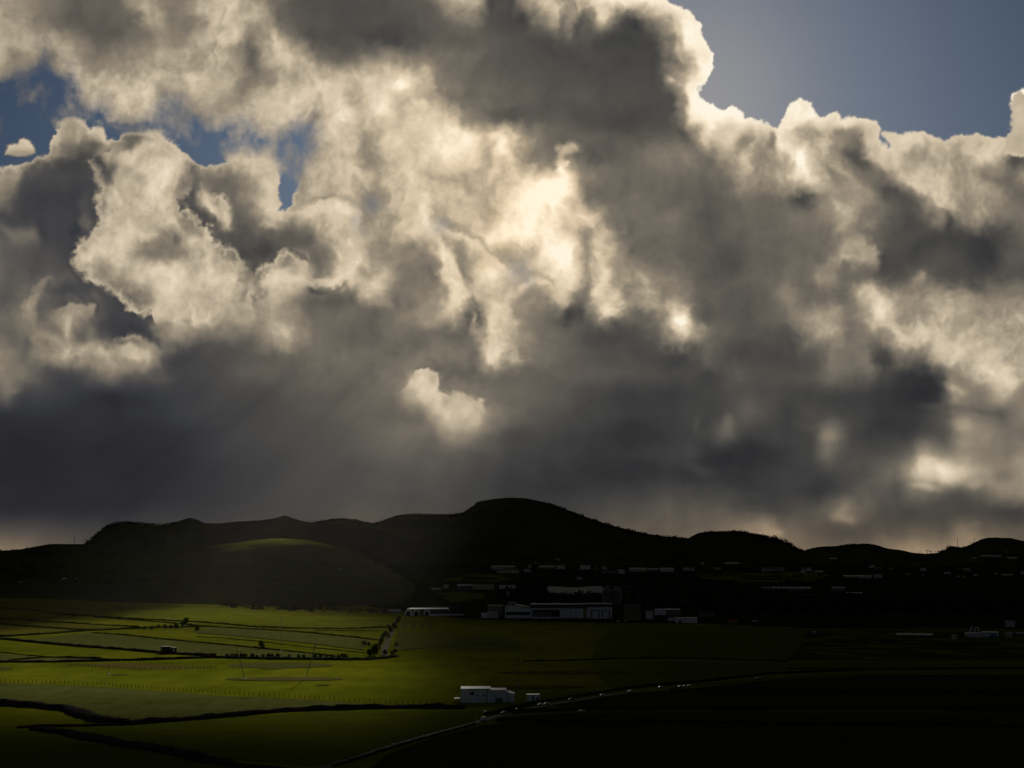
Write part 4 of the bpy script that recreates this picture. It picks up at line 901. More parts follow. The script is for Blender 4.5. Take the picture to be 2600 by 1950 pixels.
# the dairy factory
def factory():
    s, p = pxm(1570, 1400); Hh = lambda py: (1570-py)*s; X = lambda px: (px-1400)*s
    e = empty('factory', (p.x, p.y, p.z-.05), -math.atan2(p.x, p.y), 'long white factory with a dark roof and loading bays below the twin silos', 'factory')
    def bx(n, m, a, c, y0, y1, z0, z1): b = MB(); b.box(X(a), X(c), y0, y1, z0, z1); return b.build(n, M[m], e)
    bx('hall_wall', 'white', 1350, 1480, 0, 60, -1, Hh(1544)); bx('hall_wall', 'white', 1489, 1553, 0, 60, -1, Hh(1541))
    bx('yellow_tower', 'yellow_steel', 1480.2, 1488.8, -1, 8, -1, Hh(1546))
    bx('roof', 'darksheet', 1346, 1484, -1.5, 61, Hh(1544)+.01, Hh(1535)); bx('roof', 'darksheet', 1484.1, 1556, -1.5, 61, Hh(1541)+.01, Hh(1534))
    bx('loading_bay', 'opening', 1352, 1421, -.3, -.02, Hh(1566), Hh(1550)); bx('bay_canopy', 'darksheet', 1350, 1422, -6, -.32, Hh(1550)+.02, Hh(1548.5))
    bx('bay_panel', 'blockgrey', 1353, 1401, -.6, -.32, Hh(1565), Hh(1554))
    for c in (1449, 1461.5): bx('pillar', 'darkblock', c, c+.9, -.35, -.02, 0, Hh(1545))
    for a, c in ((1502, 1519), (1530, 1545)):
        f = bx('door_frame', 'darkblock', a-2.5, c+2.5, -.3, -.02, 0, Hh(1549.5)); b = MB(); b.box(X(a), X(c), -.6, -.32, 0, Hh(1551.5)); b.build('door', M['white'], f)
    # gabled left wing
    b = MB(); b.loft([[(X(1283), y, -1), (X(1349.5), y, -1), (X(1349.5), y, Hh(1546)), (X(1300), y, Hh(1537)), (X(1283), y, Hh(1544))] for y in (2, 50)]); b.build('wing_wall', M['white'], e)
    b = MB()
    for q in (((1281, 1543.5), (1300, 1535)), ((1300, 1535), (1352, 1545))):
        (a, ya), (c, yc) = q; b.loft([[(X(a), y, Hh(ya)), (X(c), y, Hh(yc)), (X(c), y, Hh(yc)+.5), (X(a), y, Hh(ya)+.5)] for y in (1, 51)])
    b.build('wing_roof', M['darksheet'], e)
    bx('wing_window_band', 'opening', 1286, 1347, 1.6, 1.97, Hh(1562), Hh(1554))
    b = MB(); b.box(X(1292), X(1309), 5, 20, Hh(1535), Hh(1530)); b.build('roof_vent', M['blockgrey'], e)
    # left annex
    b = MB(); b.box(X(1238), X(1265), 0, 20, -1, Hh(1554)); b.build('annex_wall', M['cream'], e)
    b = MB(); b.box(X(1238), X(1275), 21, 50, -1, Hh(1539)); b.build('annex_store', M['blockgrey'], e)
    b = MB(); b.box(X(1223), X(1237.8), 0, 10, -1, Hh(1557)); b.build('gatehouse', M['white'], e)
    bx('yard_wall', 'white', 1500, 1545, -12, -11, -1, Hh(1574)+4)
    b = MB(); b.tube((X(1355), 10, Hh(1535)), (X(1355), 10, Hh(1530)), .5, .4, 8); b.build('chimney', M['white'], e)
    b = MB(); b.tube((X(1482), 12, Hh(1535)), (X(1482), 12, Hh(1524)), .35, .3, 8); b.build('chimney', M['steel'], e)
factory()
def silos():
    p = hit(1554, 1552, near=3300); s = p.y/FPX
    for i, (cx, l) in enumerate(((1541, 'tall blue-grey silo with a conical top, left of the pair behind the factory'), (1567, 'tall blue-grey silo with a conical top, right of the pair behind the factory'))):
        e = empty('silo', (p.x+(cx-1554)*s, p.y, p.z-.5), 0, l, 'silo', 'twin silos behind the factory')
        R = 11.5*s; H = 38*s; b = MB()
        rg = []
        for k in range(9): 
            z = H*k/8; rg.append([(math.cos(t)*R*(1-.012*(k % 2)), math.sin(t)*R*(1-.012*(k % 2)), z) for t in np.linspace(0, 2*math.pi, 25)[:-1]])
        b.loft(rg); b.build('barrel', M['darksheet'] if False else M['silo'], e, smooth=False)
        c = MB(); c.loft([[(math.cos(t)*r, math.sin(t)*r, z) for t in np.linspace(0, 2*math.pi, 25)[:-1]] for r, z in ((R*1.03, H+.01), (.8, H+11*s), (.7, H+12*s))]); c.build('cone_roof', M['silo'], e)
    e = empty('silo_gantry', (p.x, p.y, p.z), 0, 'thin steel conveyor gantry running over the twin silos to the right', 'gantry')
    b = MB(); b.box(-12*s, 70*s, -1, 1, H+9*s, H+10.5*s); b.build('conveyor', M['steel'], e)
    for x in (-10, 40, 68): b = MB(); b.tube((x*s, 0, -2), (x*s, 0, H+9*s), .5, .4, 6); b.build('leg', M['steel'], e)
M['silo'] = solid('silo_steel', (.10, .115, .14), .5, metal=.3, var=.2, scale=.12)
silos()
building(1584, 1627, 1575, 1545, 1537, 'g', 'ochre', 'darksheet', 24, 'ochre coloured mill building standing right of the factory', 'mill', wins=3)
building(1600, 1619, 1572, 1538, 1534, 'g', 'ochre', 'darksheet', 12, 'narrow ochre tower on the back of the ochre mill', 'tower')
building(1640, 1658, 1572, 1556, 1552, 'g', 'white', 'sheet', 14, 'white gabled store just right of the ochre mill', 'store')
building(1661, 1690, 1561, 1550, 1547, 'g', 'blue_pale', 'sheet', 20, 'pale blue shed under a bright roof edge behind the white stores', 'shed') if False else None
building(1662, 1691, 1562, 1549, 1546.5, 'g', 'white', 'sheet', 20, 'white shed with a bright roof edge highest of the stores right of the mill', 'shed')
building(1692, 1727, 1562, 1549, 1546, 'g', 'blockgrey', 'sheet', 20, 'dark grey shed joined to the right of the highest white store', 'shed')
building(1696, 1722, 1577, 1568, 1564.5, 'g', 'white', 'darksheet', 12, 'low white house in front of the stores right of the mill', 'house', wins=3)
building(1716, 1770, 1583, 1571, 1568, 'g', 'white', 'sheet', 18, 'widest white shed nearest the dark field right of the mill', 'shed', doors=((.2, 6, 8, 'opening'),))
building(1774, 1811, 1566, 1558, 1554, 'g', 'blockgrey', 'darksheet', 12, 'grey house at the right end of the stores below the wood', 'house', wins=3)
# big curved white roof behind the wood
def curved():
    p = hit(1460, 1512, near=3500); s = p.y/FPX
    e = empty('warehouse', (p.x, p.y, p.z-1), -math.atan2(p.x, p.y), 'wide pale warehouse roof with a sagging ridge above the dark wood', 'warehouse')
    n = 40; xs = np.linspace(-70, 70, n); b = MB(); z = [(22+1.6*math.cos((x+70)/140*2*math.pi*1.1)) for x in xs]
    for i in range(n-1):
        b.face([(xs[i]*s, 0, 7*s), (xs[i+1]*s, 0, 7*s), (xs[i+1]*s, 45, z[i+1]*s), (xs[i]*s, 45, z[i]*s)])
    b.build('roof', M['sheet'], e)
    b = MB(); b.box(-69*s, 69*s, 1, 60, -3, 6.9*s); b.build('wall', M['cream'], e)
curved()
# villages: x0, x1, base, eaves, ridge, wall, roof, words
V1 = 'houses of the village below the main peak'; V2 = 'houses of the village on the right'; V3 = 'roofs at the right edge of the plain'
B = [
 (1248,1278,1446,1440,1436,'cream','sheet','long pale roofed barn at the left end of the village below the peak','barn',V1),
 (1280,1308,1446,1440,1436.5,'blockgrey','sheet','grey barn joined to the leftmost village barn','barn',V1),
 (1262,1318,1456,1448,1444,'cream','darksheet','wide cream house in front of the two leftmost village barns','house',V1),
 (1330,1347,1452,1446,1442,'white','darksheet','white house with a row of small windows left of the long roofs','house',V1),
 (1341,1350,1441,1435,1431,'white','tile','small white house on the slope above the row of windows','house',V1),
 (1355,1362,1431.5,1428,1426,'cream','tile','tiny cream house alone high on the foot of the peak','house',V1),
 (1368,1408,1445,1440,1436.5,'blockgrey','sheet','long bright roof left of the centre of the village','barn',V1),
 (1413,1434,1445,1439,1436,'white','sheet','white barn at the right end of the long bright roof','barn',V1),
 (1409,1423,1424,1420.5,1419,'blockgrey','sheet','faint narrow roof on the lower slope of the peak','house',V1),
 (1473,1499,1446,1439,1436,'white','sheet','bright white barn standing alone in the middle of the village','barn',V1),
 (1508,1520,1446,1439,1435,'ochre','darksheet','small brownish house between the white barn and the church','house',V1),
 (1528,1541,1446,1439,1434,'white','tile','white house with a raised gable, left of the village terrace','house',V1),
 (1527,1566,1459,1453,1450.5,'blockgrey','darksheet','long grey terrace in front of the raised gable','terrace',V1),
 (1568,1586,1458,1449,1446,'white','sheet','white house closing the right end of the grey terrace','house',V1),
 (1598,1640,1452,1446,1441.5,'cream','sheet','first long shed of the row right of the grey terrace','shed',V1),
 (1642,1672,1452,1446,1443,'blockgrey','sheet','middle long shed of the row right of the grey terrace','shed',V1),
 (1676,1711,1452,1445,1442,'white','sheet','last long shed of the row, with a bright end wall','shed',V1),
 (1460,1480,1472,1466,1464.5,'white','darksheet','low white house in the dark gap above the warehouse','house',V1),
 (1735,1751,1449,1444,1441.5,'white','sheet','white cottage left in the pair below the wooded hill','cottage',V1),
 (1753,1763,1449,1443,1440,'white','tile','white cottage right in the pair below the wooded hill','cottage',V1),
 (1781,1787,1434,1428,1426,'white','tile','tiny white house high under the wooded hill','house',V1),
 (1814,1830,1447,1442,1439.5,'cream','tile','small cream cottage alone below the wooded hill','cottage',V1),
 (1842,1876,1434,1430.5,1428.5,'blockgrey','sheet','faint long roof at the foot of the wooded hill','barn',V1),
 (1934,1958,1451,1444,1441,'cream','tile','left house of the terrace on the dim green field','house',V2),
 (1960,1992,1450,1444,1440.5,'cream','darksheet','right house of the terrace on the dim green field','house',V2),
 (1980,1992,1455,1449,1447,'blockgrey','tile','small grey outbuilding below the right terrace house','house',V2),
 (2035,2045,1451,1445,1442,'white','tile','first white cottage of the cluster right of the green field','cottage',V2),
 (2047,2060,1450,1444,1441,'white','sheet','second white cottage of the cluster right of the green field','cottage',V2),
 (2026,2046,1457,1453,1451.5,'cream','sheet','low shed in front of the two white cottages','shed',V2),
 (2050,2070,1456,1451,1449,'blockgrey','tile','grey house lowest in the cottage cluster','house',V2),
 (2068,2090,1454,1450.5,1448.5,'white','sheet','white shed at the right end of the cottage cluster','shed',V2),
 (2105,2125,1422,1418.5,1417,'blockgrey','sheet','faint roof on the dark slope left of the right village','house',V2),
 (2207,2222,1442,1437.5,1435.5,'white','sheet','bright roof highest in the right village','house',V2),
 (2218,2240,1448,1443,1440,'blockgrey','darksheet','grey block just below the bright roof of the right village','house',V2),
 (2255,2266,1446,1443,1441.5,'cream','tile','cream house right of the grey block','house',V2),
 (2318,2334,1438,1433,1431,'blockgrey','tile','dim house on the slope above the square white house','house',V2),
 (2338,2352,1450,1442,1440,'white','flat','square white house standing alone on the right slope','house',V2),
 (2142,2180,1467,1463,1461,'cream','sheet','left long low roof beside the towered house','shed',V2),
 (2181,2213,1468,1463,1460.5,'white','sheet','right long low roof touching the towered house','shed',V2),
 (2219,2240,1467,1460,1456.5,'white','tile','towered white house at the end of the long low roofs','house',V2),
 (2300,2311,1461,1457,1455,'cream','tile','small cream house left of the scattered right cottages','house',V2),
 (2341,2348,1463,1459,1457,'white','tile','tiny white cottage in the middle of the dark right slope','cottage',V2),
 (2398,2413,1458,1454,1452,'white','sheet','white cottage above the scattered trio on the right','cottage',V2),
 (2428,2437,1466,1462,1460,'white','tile','left cottage of the scattered trio on the right','cottage',V2),
 (2442,2452,1467,1463,1461,'cream','tile','middle cottage of the scattered trio on the right','cottage',V2),
 (2472,2484,1463,1459,1457,'white','tile','right cottage of the scattered trio on the right','cottage',V2),
 (2447,2465,1452,1447,1444,'blockgrey','sheet','grey hall above the scattered trio on the right','hall',V2),
 (2525,2535,1459,1455,1453,'cream','tile','small house near the right edge below the crane hill','house',V2),
 (2545,2570,1463,1459.5,1458,'blockgrey','sheet','low grey barn near the right edge below the crane hill','barn',V2),
 (2592,2610,1458,1451,1449,'white','tile','white house cut by the right edge below the crane hill','house',V2),
 (2490,2541,1416,1412,1410.5,'blockgrey','sheet','long terrace roof on the slope of the crane hill','terrace',V2),
 (2470,2483,1419.5,1416.5,1415,'white','sheet','white house at the left foot of the crane hill','house',V2),
 (2558,2582,1420,1417,1415.5,'blockgrey','sheet','short roof right of the long terrace on the crane hill','house',V2),
 (2549,2561,1404,1400,1399,'blockgrey','tile','dim house high on the crane hill','house',V2),
 (1161,1200,1498,1487,1483.5,'blockgrey','sheet','left hall of the pale halls behind the arched barn','hall',V1),
 (1201,1254,1497,1487,1484,'cream','darksheet','right hall of the pale halls behind the arched barn','hall',V1),
 (1126,1139,1494,1487,1484,'cream','sheet','small cream barn left of the two pale halls','barn',V1),
 (1095,1120,1499,1495,1493,'blockgrey','sheet','low roof farther left of the two pale halls','shed',V1),
 (1268,1308,1496,1489,1486.5,'white','sheet','white shed with a bright roof strip left of the big dark wood','shed',V1),
 (1286,1293,1512,1504,1500,'white','tile','narrow white house among the trees above the factory','house',V1),
 (1253,1260,1523,1519,1516.5,'cream','tile','tiny cream house among the trees left above the factory','house',V1),
 (1934,1958,1499,1494,1490.5,'blockgrey','sheet','short pale roof left of the very long warehouse roof','warehouse',V3),
 (1961,2058,1500,1494,1490.5,'blockgrey','sheet','very long low warehouse with a bright roof at the dark wood','warehouse',V3),
 (2112,2145,1502,1494,1490,'blockgrey','sheet','warehouse with a slanting pale roof right of the very long one','warehouse',V3),
 (2044,2066,1515,1511.5,1510,'cream','sheet','low dim shed below the very long warehouse','shed',V3),
 (2150,2188,1508,1505.5,1504,'blockgrey','sheet','dim roof strip below the slanting pale roof','shed',V3),
 (1731,1743,1533,1528,1525.5,'white','tile','small white house in the black wood right of the mill','house',V3),
 (1850,1874,1582,1577.5,1573.5,'cream','tile','reddish roofed farmhouse beneath the black wood','farmhouse',V3),
 (1836,1856,1594,1590,1587,'blockgrey','tile','dim farm shed in front of the reddish roofed farmhouse','shed',V3),
 (1909,1923,1580,1577.5,1576,'white','sheet','low pale shed right of the reddish roofed farmhouse','shed',V3),
 (2002,2030,1602,1598,1595.5,'blockgrey','darksheet','dim grey barn at the edge of the black fields','barn',V3),
 (2063,2072,1609,1606,1604,'white','sheet','tiny white hut right of the dim grey barn','hut',V3),
 (2278,2366,1621,1613,1609,'darkblock','sheet','long low barn with a thin bright roof at the right','barn',V3),
 (2417,2429,1623,1615,1612,'white','sheet','small white gate building left of the blue-fronted factory','hut',V3),
 (2553,2577,1592,1582,1576,'white','sheet','white house with a rounded gable above the blue-fronted factory','house',V3),
 (2553,2570,1617,1609,1606,'cream','sheet','cream shed right of the blue-fronted factory','shed',V3),
 (2580,2608,1613,1608,1606,'blockgrey','sheet','low grey shed cut by the right edge','shed',V3),
 (158,168,1473,1467,1465.5,'white','flat','square white house on the dark slope at the far left','house','farmhouses on the left slopes'),
 (192,198,1472,1468.5,1467,'white','tile','tiny white cottage right of the square white house','cottage','farmhouses on the left slopes'),
 (48,58,1480,1477.5,1476,'white','sheet','low white cottage at the far left','cottage','farmhouses on the left slopes'),
 (859,869,1449.5,1446.5,1445,'cream','sheet','tiny pale barn on the shaded face of the green hill','barn','farmhouses on the left slopes'),
 (900,908,1461,1457.5,1456,'cream','tile','tiny cottage lower on the shaded face of the green hill','cottage','farmhouses on the left slopes'),
]
for i, (x0, x1, yb, yt, yr, wl, rf, lab, cat, grp) in enumerate(B):
    w = x1-x0
    building(x0, x1, yb, yt, yr, 'flat' if rf == 'flat' else 'g', wl, 'blockgrey' if rf == 'flat' else rf, None, lab, cat, grp,
             wins=(4 if w > 34 else 3 if w > 18 else 2), doors=() if w < 14 else ((.5, 2.4, 2.6, 'door'),))
# blue-fronted factory
def bluefac():
    s, p = pxm(1617, 2495); X = lambda q: (q-2495)*s; Hh = lambda y: (1617-y)*s
    e = empty('factory', (p.x, p.y, p.z), -math.atan2(p.x, p.y), 'pale factory with a blue front and a frame tower at the right edge', 'factory')
    for n, m, a, c, y0, y1, z0, z1 in (('wall', 'white', 2452, 2492, 2, 30, -1, Hh(1611)), ('wall', 'white', 2493, 2534, 4, 30, -1, Hh(1608)), ('blue_panel', 'blue_steel', 2512, 2528, 3.6, 3.95, 0, Hh(1611)),
      ('roof', 'sheet', 2451, 2492.5, 1, 31, Hh(1611)+.01, Hh(1609)), ('roof', 'sheet', 2492.6, 2535, 3, 31, Hh(1608)+.01, Hh(1606)),
      ('tower_post', 'white', 2475, 2477, 10, 12, Hh(1609), Hh(1596)), ('tower_post', 'white', 2484.5, 2486.5, 10, 12, Hh(1609), Hh(1596)), ('tower_beam', 'white', 2475, 2486.5, 10, 12, Hh(1596)+.01, Hh(1594.5))):
        b = MB(); b.box(X(a), X(c), y0, y1, z0, z1); b.build(n, M[m], e)
    b = MB(); b.tube((X(2462), 12, Hh(1609)), (X(2470), 12, Hh(1591)), .9, .7, 6); b.build('conveyor', M['white'], e)
bluefac()
# ---------------------------------------------------------------- woods and trees
def wood(name, label, spots, h, w, n, m, seed, near=400, kind='stuff', blobs=14, cat='wood'):
    """a mass of crowns: leafy clumps standing on the land inside photo polygons or along lines"""
    rnd = random.Random(seed); mb = MB()
    for (px, py) in spots:
        p = hit(px, py, near=near)
        hh = h*rnd.uniform(.6, 1.25); ww = w*rnd.uniform(.7, 1.3)
        for k in range(2):
            leaves(mb, (p.x+rnd.uniform(-.3, .3)*ww, p.y, p.z+hh*(.35+.35*k)), (ww*.55, ww*.55, hh*.38), blobs, ww*.24, rnd)
    o = mb.build(name, m, None)
    return tag(o, label, cat, kind=kind)
def along(pts, n, jx, jy, seed):
    rnd = random.Random(seed); P = np.array(pts, float); s = np.r_[0, np.cumsum(np.linalg.norm(np.diff(P, axis=0), axis=1))]
    out = []
    for i in range(n):
        t = rnd.uniform(0, s[-1]); x = np.interp(t, s, P[:, 0]); y = np.interp(t, s, P[:, 1])
        out.append((x+rnd.gauss(0, jx), y+abs(rnd.gauss(0, jy))))
    return out
def inside(poly, n, seed):
    rnd = random.Random(seed); P = np.array(poly, float); out = []
    x0, y0 = P.min(0); x1, y1 = P.max(0)
    while len(out) < n:
        x, y = rnd.uniform(x0, x1), rnd.uniform(y0, y1)
        if sdist(np.array([[x]]), np.array([[y]]), poly)[0, 0] > 0: out.append((x, y))
    out.sort(key=lambda q: q[1])
    return out
M['wood'] = veg_mat('wood_crowns', (.012, .016, .006), (.026, .030, .010), .05, bump=0, trans=.05)
# trees along the skylines
SKYL = [
 ('trees on the steep left hill shoulder', [(218,1384),(232,1376),(250,1360),(270,1344),(300,1333),(345,1333),(385,1339),(425,1338),(440,1334)], 150, 7, 2),
 ('low scattered trees on the far left skyline', [(0,1398),(130,1386),(218,1385)], 22, 3.2, 3),
 ('pale far wood on the hill behind the saddle', [(800,1333),(840,1323),(870,1321),(905,1325)], 60, 6, 4),
 ('trees on the ridge left of the main peak', [(950,1335),(985,1324),(1010,1315),(1050,1311),(1100,1312),(1150,1313),(1180,1307),(1205,1288),(1225,1278)], 130, 6, 5),
 ('trees on the long right shoulder of the main peak', [(1380,1280),(1430,1296),(1480,1316),(1530,1333),(1600,1352),(1660,1364),(1745,1371)], 150, 6, 6),
 ('wood on the crest of the hill right of the peak', [(1770,1360),(1800,1355),(1850,1353),(1890,1354),(1930,1365)], 90, 6, 7),
 ('wood on the dark hill in front of that crest', [(1920,1365),(1970,1373),(2000,1384),(2020,1397),(2035,1406)], 90, 7, 8),
 ('trees on the low right hill', [(2060,1396),(2120,1391),(2160,1386),(2200,1385),(2225,1390)], 60, 4.5, 9),
 ('trees on the knoll under the tall mast', [(2380,1408),(2410,1393),(2440,1395),(2455,1393)], 40, 6, 10),
]
for lab, pts, n, h, sd in SKYL:
    wood('wood', lab, along(pts, int(n*1.3), 2, .8, sd), h*1.9, h*1.9, n, M['wood'], sd, near=5000, blobs=8)
for lab, poly, n, h, sd, nr in [
 ('black wood between the factory and the right village', [(1590,1480),(1660,1470),(1800,1478),(2000,1505),(2300,1515),(2640,1520),(2640,1600),(2200,1598),(1900,1585),(1820,1560),(1640,1545),(1600,1520)], 620, 9, 21, 3000),
 ('dark wood between the warehouse and the factory', [(1300,1485),(1390,1478),(1405,1500),(1530,1506),(1525,1530),(1380,1532),(1260,1528),(1270,1500)], 230, 9, 22, 3000),
 ('dark belt of trees under the village houses', [(1320,1460),(1600,1458),(1660,1466),(1540,1480),(1350,1478)], 140, 8, 23, 3500),
 ('scrubby trees climbing the right foot of the green hill', [(905,1400),(940,1408),(985,1428),(1020,1450),(1055,1472),(1040,1482),(990,1450),(930,1418)], 90, 8, 24, 3000),
 ('thin line of bushes at the foot of the green hill', [(560,1536),(760,1545),(960,1552),(1060,1546),(1100,1540),(980,1560),(800,1555),(600,1546)], 110, 5, 25, 2900),
 ('trees among the houses of the right village', [(1780,1440),(2000,1440),(2300,1445),(2640,1448),(2640,1475),(2300,1482),(2000,1478),(1780,1462)], 170, 6, 26, 3500),
 ('dark trees around the stores right of the mill', [(1545,1550),(1640,1552),(1760,1548),(1850,1562),(1820,1572),(1700,1560),(1560,1568)], 80, 7, 27, 3150),
 ('trees on the dark slope at the far left', [(-40,1430),(150,1440),(330,1455),(420,1475),(300,1488),(100,1478),(-40,1468)], 110, 6, 28, 3300),
]:
    wood('wood', lab, inside(poly, n, sd), h, h*1.5, n, M['wood'], sd, near=nr, blobs=9)
TG = 'trees and bushes beside the track and farmyard'
protos = [tree_things(i, h, w, 60+i, tr, name=nm) for i, (h, w, tr, nm) in enumerate(((7, 7.5, .08, 'bush'), (6, 4.5, .3, 'tree'), (3, 4, .05, 'bush'), (9, 6, .25, 'tree')))]
used = [False]*4
TREES = [
 (0, 958, 1656, 1.1, 'bush wedged behind the big round bush'), (1, 970, 1630, 1.1, 'taller tree in the dark line left of the track'), (0, 992, 1606, 1.0, 'bush left of the dense one under the arched barn'), (0, 984, 1620, .8, 'round bush crowding the upper left side of the track'),
 (0, 950, 1664, 1.35, 'big round dark bush at the bottom of the track'), (2, 977, 1662, 1.3, 'small dark bush between the big round bush and the track end'),
 (1, 995, 1668, .8, 'narrow dark bush at the end of the track'), (0, 938, 1666, .8, 'lower bush leaning on the left of the big round bush'),
 (1, 964, 1648, 1.0, 'tree just above the big round bush'), (0, 967, 1636, .9, 'bush halfway down the left side of the track'),
 (1, 974, 1624, 1.0, 'tree left of the middle of the track'), (2, 980, 1614, 1.6, 'low wide bush left of the upper track'),
 (0, 1002, 1598, 1.1, 'dense bush right under the arched barn'), (1, 1008, 1588, 1.2, 'upper tree of the pair at the head of the track'), (0, 1012, 1580, 1.0, 'topmost bush at the head of the track'),
 (2, 925, 1638, 1.3, 'low bush out in the field left of the track'), (2, 937, 1640, 1.1, 'low bush between the field bush and the track'),
 (0, 664, 1646, .95, 'lone round bush standing on a dark hedge in the lit fields'),
 (3, 473, 1594, 1.3, 'tallest bare-topped tree of the farmyard in the lit fields'), (1, 462, 1595, 1.2, 'tree just left of the tallest farmyard tree'),
 (1, 484, 1596, 1.0, 'tree just right of the tallest farmyard tree'), (0, 448, 1597, .9, 'round bush in the right half of the farmyard'),
 (2, 434, 1597, 1.5, 'wide low bush in the centre of the farmyard'), (0, 418, 1598, .8, 'round bush left of the centre of the farmyard'),
 (1, 402, 1598, .9, 'small tree in the left half of the farmyard'), (2, 385, 1599, 1.4, 'low bush at the left of the farmyard'), (2, 368, 1599, 1.3, 'leftmost low bush of the farmyard'),
 (2, 500, 1602, 1.5, 'rightmost low bush of the farmyard'), (2, 156, 1563, 1.5, 'small bush on the far hedge at the left'), (2, 183, 1565, 1.3, 'second small bush on the far hedge at the left'),
 (2, 1003, 1657, 1.0, 'tiny bush on the right verge of the track'), (2, 1008, 1640, 1.0, 'tiny bush on the right verge halfway up the track'),
]
for i, (k, px, py, sc, lab) in enumerate(TREES):
    place_tree(protos[k], used[k], px, py, sc*1.2, lab, 'tree' if protos[k].name.startswith('tree') else 'bush', TG, i*1.3); used[k] = True
ORD = 'first second third fourth fifth sixth seventh eighth ninth tenth eleventh twelfth thirteenth fourteenth fifteenth sixteenth seventeenth eighteenth nineteenth twentieth twenty-first'.split()
# the row of shrubs on the thick wall
rnd = random.Random(5); SH = [576, 590, 600, 613, 622, 640, 652, 668, 683, 692, 705, 733, 757, 771, 800, 815, 829, 845, 858, 868, 877]
for i, x in enumerate(SH):
    o = copy_tree(protos[2]); p = hit(x, 1669.5+(x-576)*.004); o.location = p; sc = rnd.uniform(.95, 1.5); o.scale = (sc, sc, sc*.95); o.rotation_euler = (0, 0, i)
    tag(o, ORD[i]+' shrub from the left in the row growing on the thickest wall', 'shrub', 'row of shrubs on the thickest wall')
    o.name = 'shrub'
# ---------------------------------------------------------------- fences
def fence(lines, n, h, label, px_w=.13):
    pts = []
    for ln in lines: pts.append(line_pts(ln, 1.0))
    tot = sum(len(p) for p in pts); p0 = hit(*lines[0][0], flat=True)
    e = empty('wire_fence', p0, 0, label, 'fence', 'post and wire fences on the plain')
    for P in pts:
        k = max(2, round(n*len(P)/tot)); idx = np.linspace(0, len(P)-1, k).astype(int); tops = []
        for i in idx:
            x, y = P[i]; z = float(gsurf(x, y)); hh = h*rnd.uniform(.9, 1.08)
            b = MB(); b.box(x-p0.x-px_w, x-p0.x+px_w, y-p0.y-px_w, y-p0.y+px_w, z-p0.z-.4, z-p0.z+hh); b.build('post', M['wood'], e); tops.append((x-p0.x, y-p0.y, z-p0.z))
        for f in (.35, .65, .93):
            b = MB()
            for a, c in zip(tops[:-1], tops[1:]): b.tube((a[0], a[1], a[2]+h*f), (c[0], c[1], c[2]+h*f), .02, n=3)
            b.build('wire', M['steel'], e)
fence([[(-20,1731),(250,1741),(560,1763),(800,1775),(1000,1787),(1130,1791)]], 98, 2.7, 'long post fence crossing below the lit pasture from the left edge', .15)
fence([[(140,1687),(350,1701),(548,1697)], [(330,1684),(548,1697)]], 62, 2.4, 'paddock fence closing to a point in the lit pasture', .14)
fence([[(1003,1655),(1090,1662),(1200,1672),(1330,1681)]], 40, 2.6, 'fence running right from the end of the track', .13)
fence([[(1385,1786),(1480,1768),(1600,1750),(1700,1741)]], 30, 3.0, 'dark fence behind the cars on the road', .14)
fence([[(1540,1712),(1640,1716),(1760,1712)]], 22, 3.0, 'faint fence in the black field above the road', .14)
# ---------------------------------------------------------------- masts, poles and cranes
def lattice(mb, a, b, r, n, th=.12):
    a, b = Vector(a), Vector(b); q = (b-a).to_track_quat('Z', 'Y'); L = (b-a).length
    C = [q @ Vector((math.cos(t)*r, math.sin(t)*r, 0)) for t in (0, 2.094, 4.189)]
    for c in C: mb.tube(a+c, b+c, th, n=4)
    for i in range(n):
        p0, p1 = a.lerp(b, i/n), a.lerp(b, (i+1)/n)
        for j in range(3): mb.tube(p0+C[j], p1+C[(j+1) % 3], th*.6, n=3)
def mast(x0, yb, x1, yt, label, cat='mast', r=.3, near=400, name='radio_mast', guy=False, feet=True):
    p = hit(x0, yb, near=near); s = p.y/FPX
    e = empty(name, p, 0, label, cat)
    t = Vector(((x1-x0)*s, 0, (yb-yt)*s)); b = MB(); lattice(b, (0, 0, -.5), t, r, max(6, int(t.length/2.2)), .09); b.build('lattice', M['steel'], e)
    if feet: b = MB(); b.box(-1, 1, -1, 1, -.5, .5); b.build('base', M['blockgrey'], e)
    if guy:
        for k in range(3):
            a = k*2.094+.5; b = MB(); b.tube((math.cos(a)*t.z*.4, math.sin(a)*t.z*.4, 0), t*.95, .03, n=3); b.build('guy_wire', M['steel'], e)
    return e
mast(622, 1724, 597, 1638, 'thin dark mast leaning left in the lit pasture', r=.35)
mast(775, 1724, 802, 1632, 'thin dark mast leaning right in the lit pasture', r=.35)
mast(714, 1652, 714, 1567, 'thin upright mast between the two leaning masts', r=.25, guy=True)
mast(1316, 1736, 1316, 1552, 'tall upright dark mast, left and taller of the pair right of the track', r=.45, guy=True)
mast(1365, 1692, 1365, 1600, 'shorter upright mast of the pair right of the track', r=.35, guy=True)
mast(276, 1712, 276, 1684, 'short thin pole on a dark mound in the lit pasture', 'pole', .12, name='pole')
mast(1143, 1698, 1143, 1675, 'short thin pole in the pasture right of the track', 'pole', .12, name='pole')
mast(998, 1890, 998, 1872, 'short pale post on the far side of the foreground lane, left of two', 'pole', .12, name='pole')
mast(1048, 1886, 1048, 1870, 'short pale post on the far side of the foreground lane, right of two', 'pole', .12, name='pole')
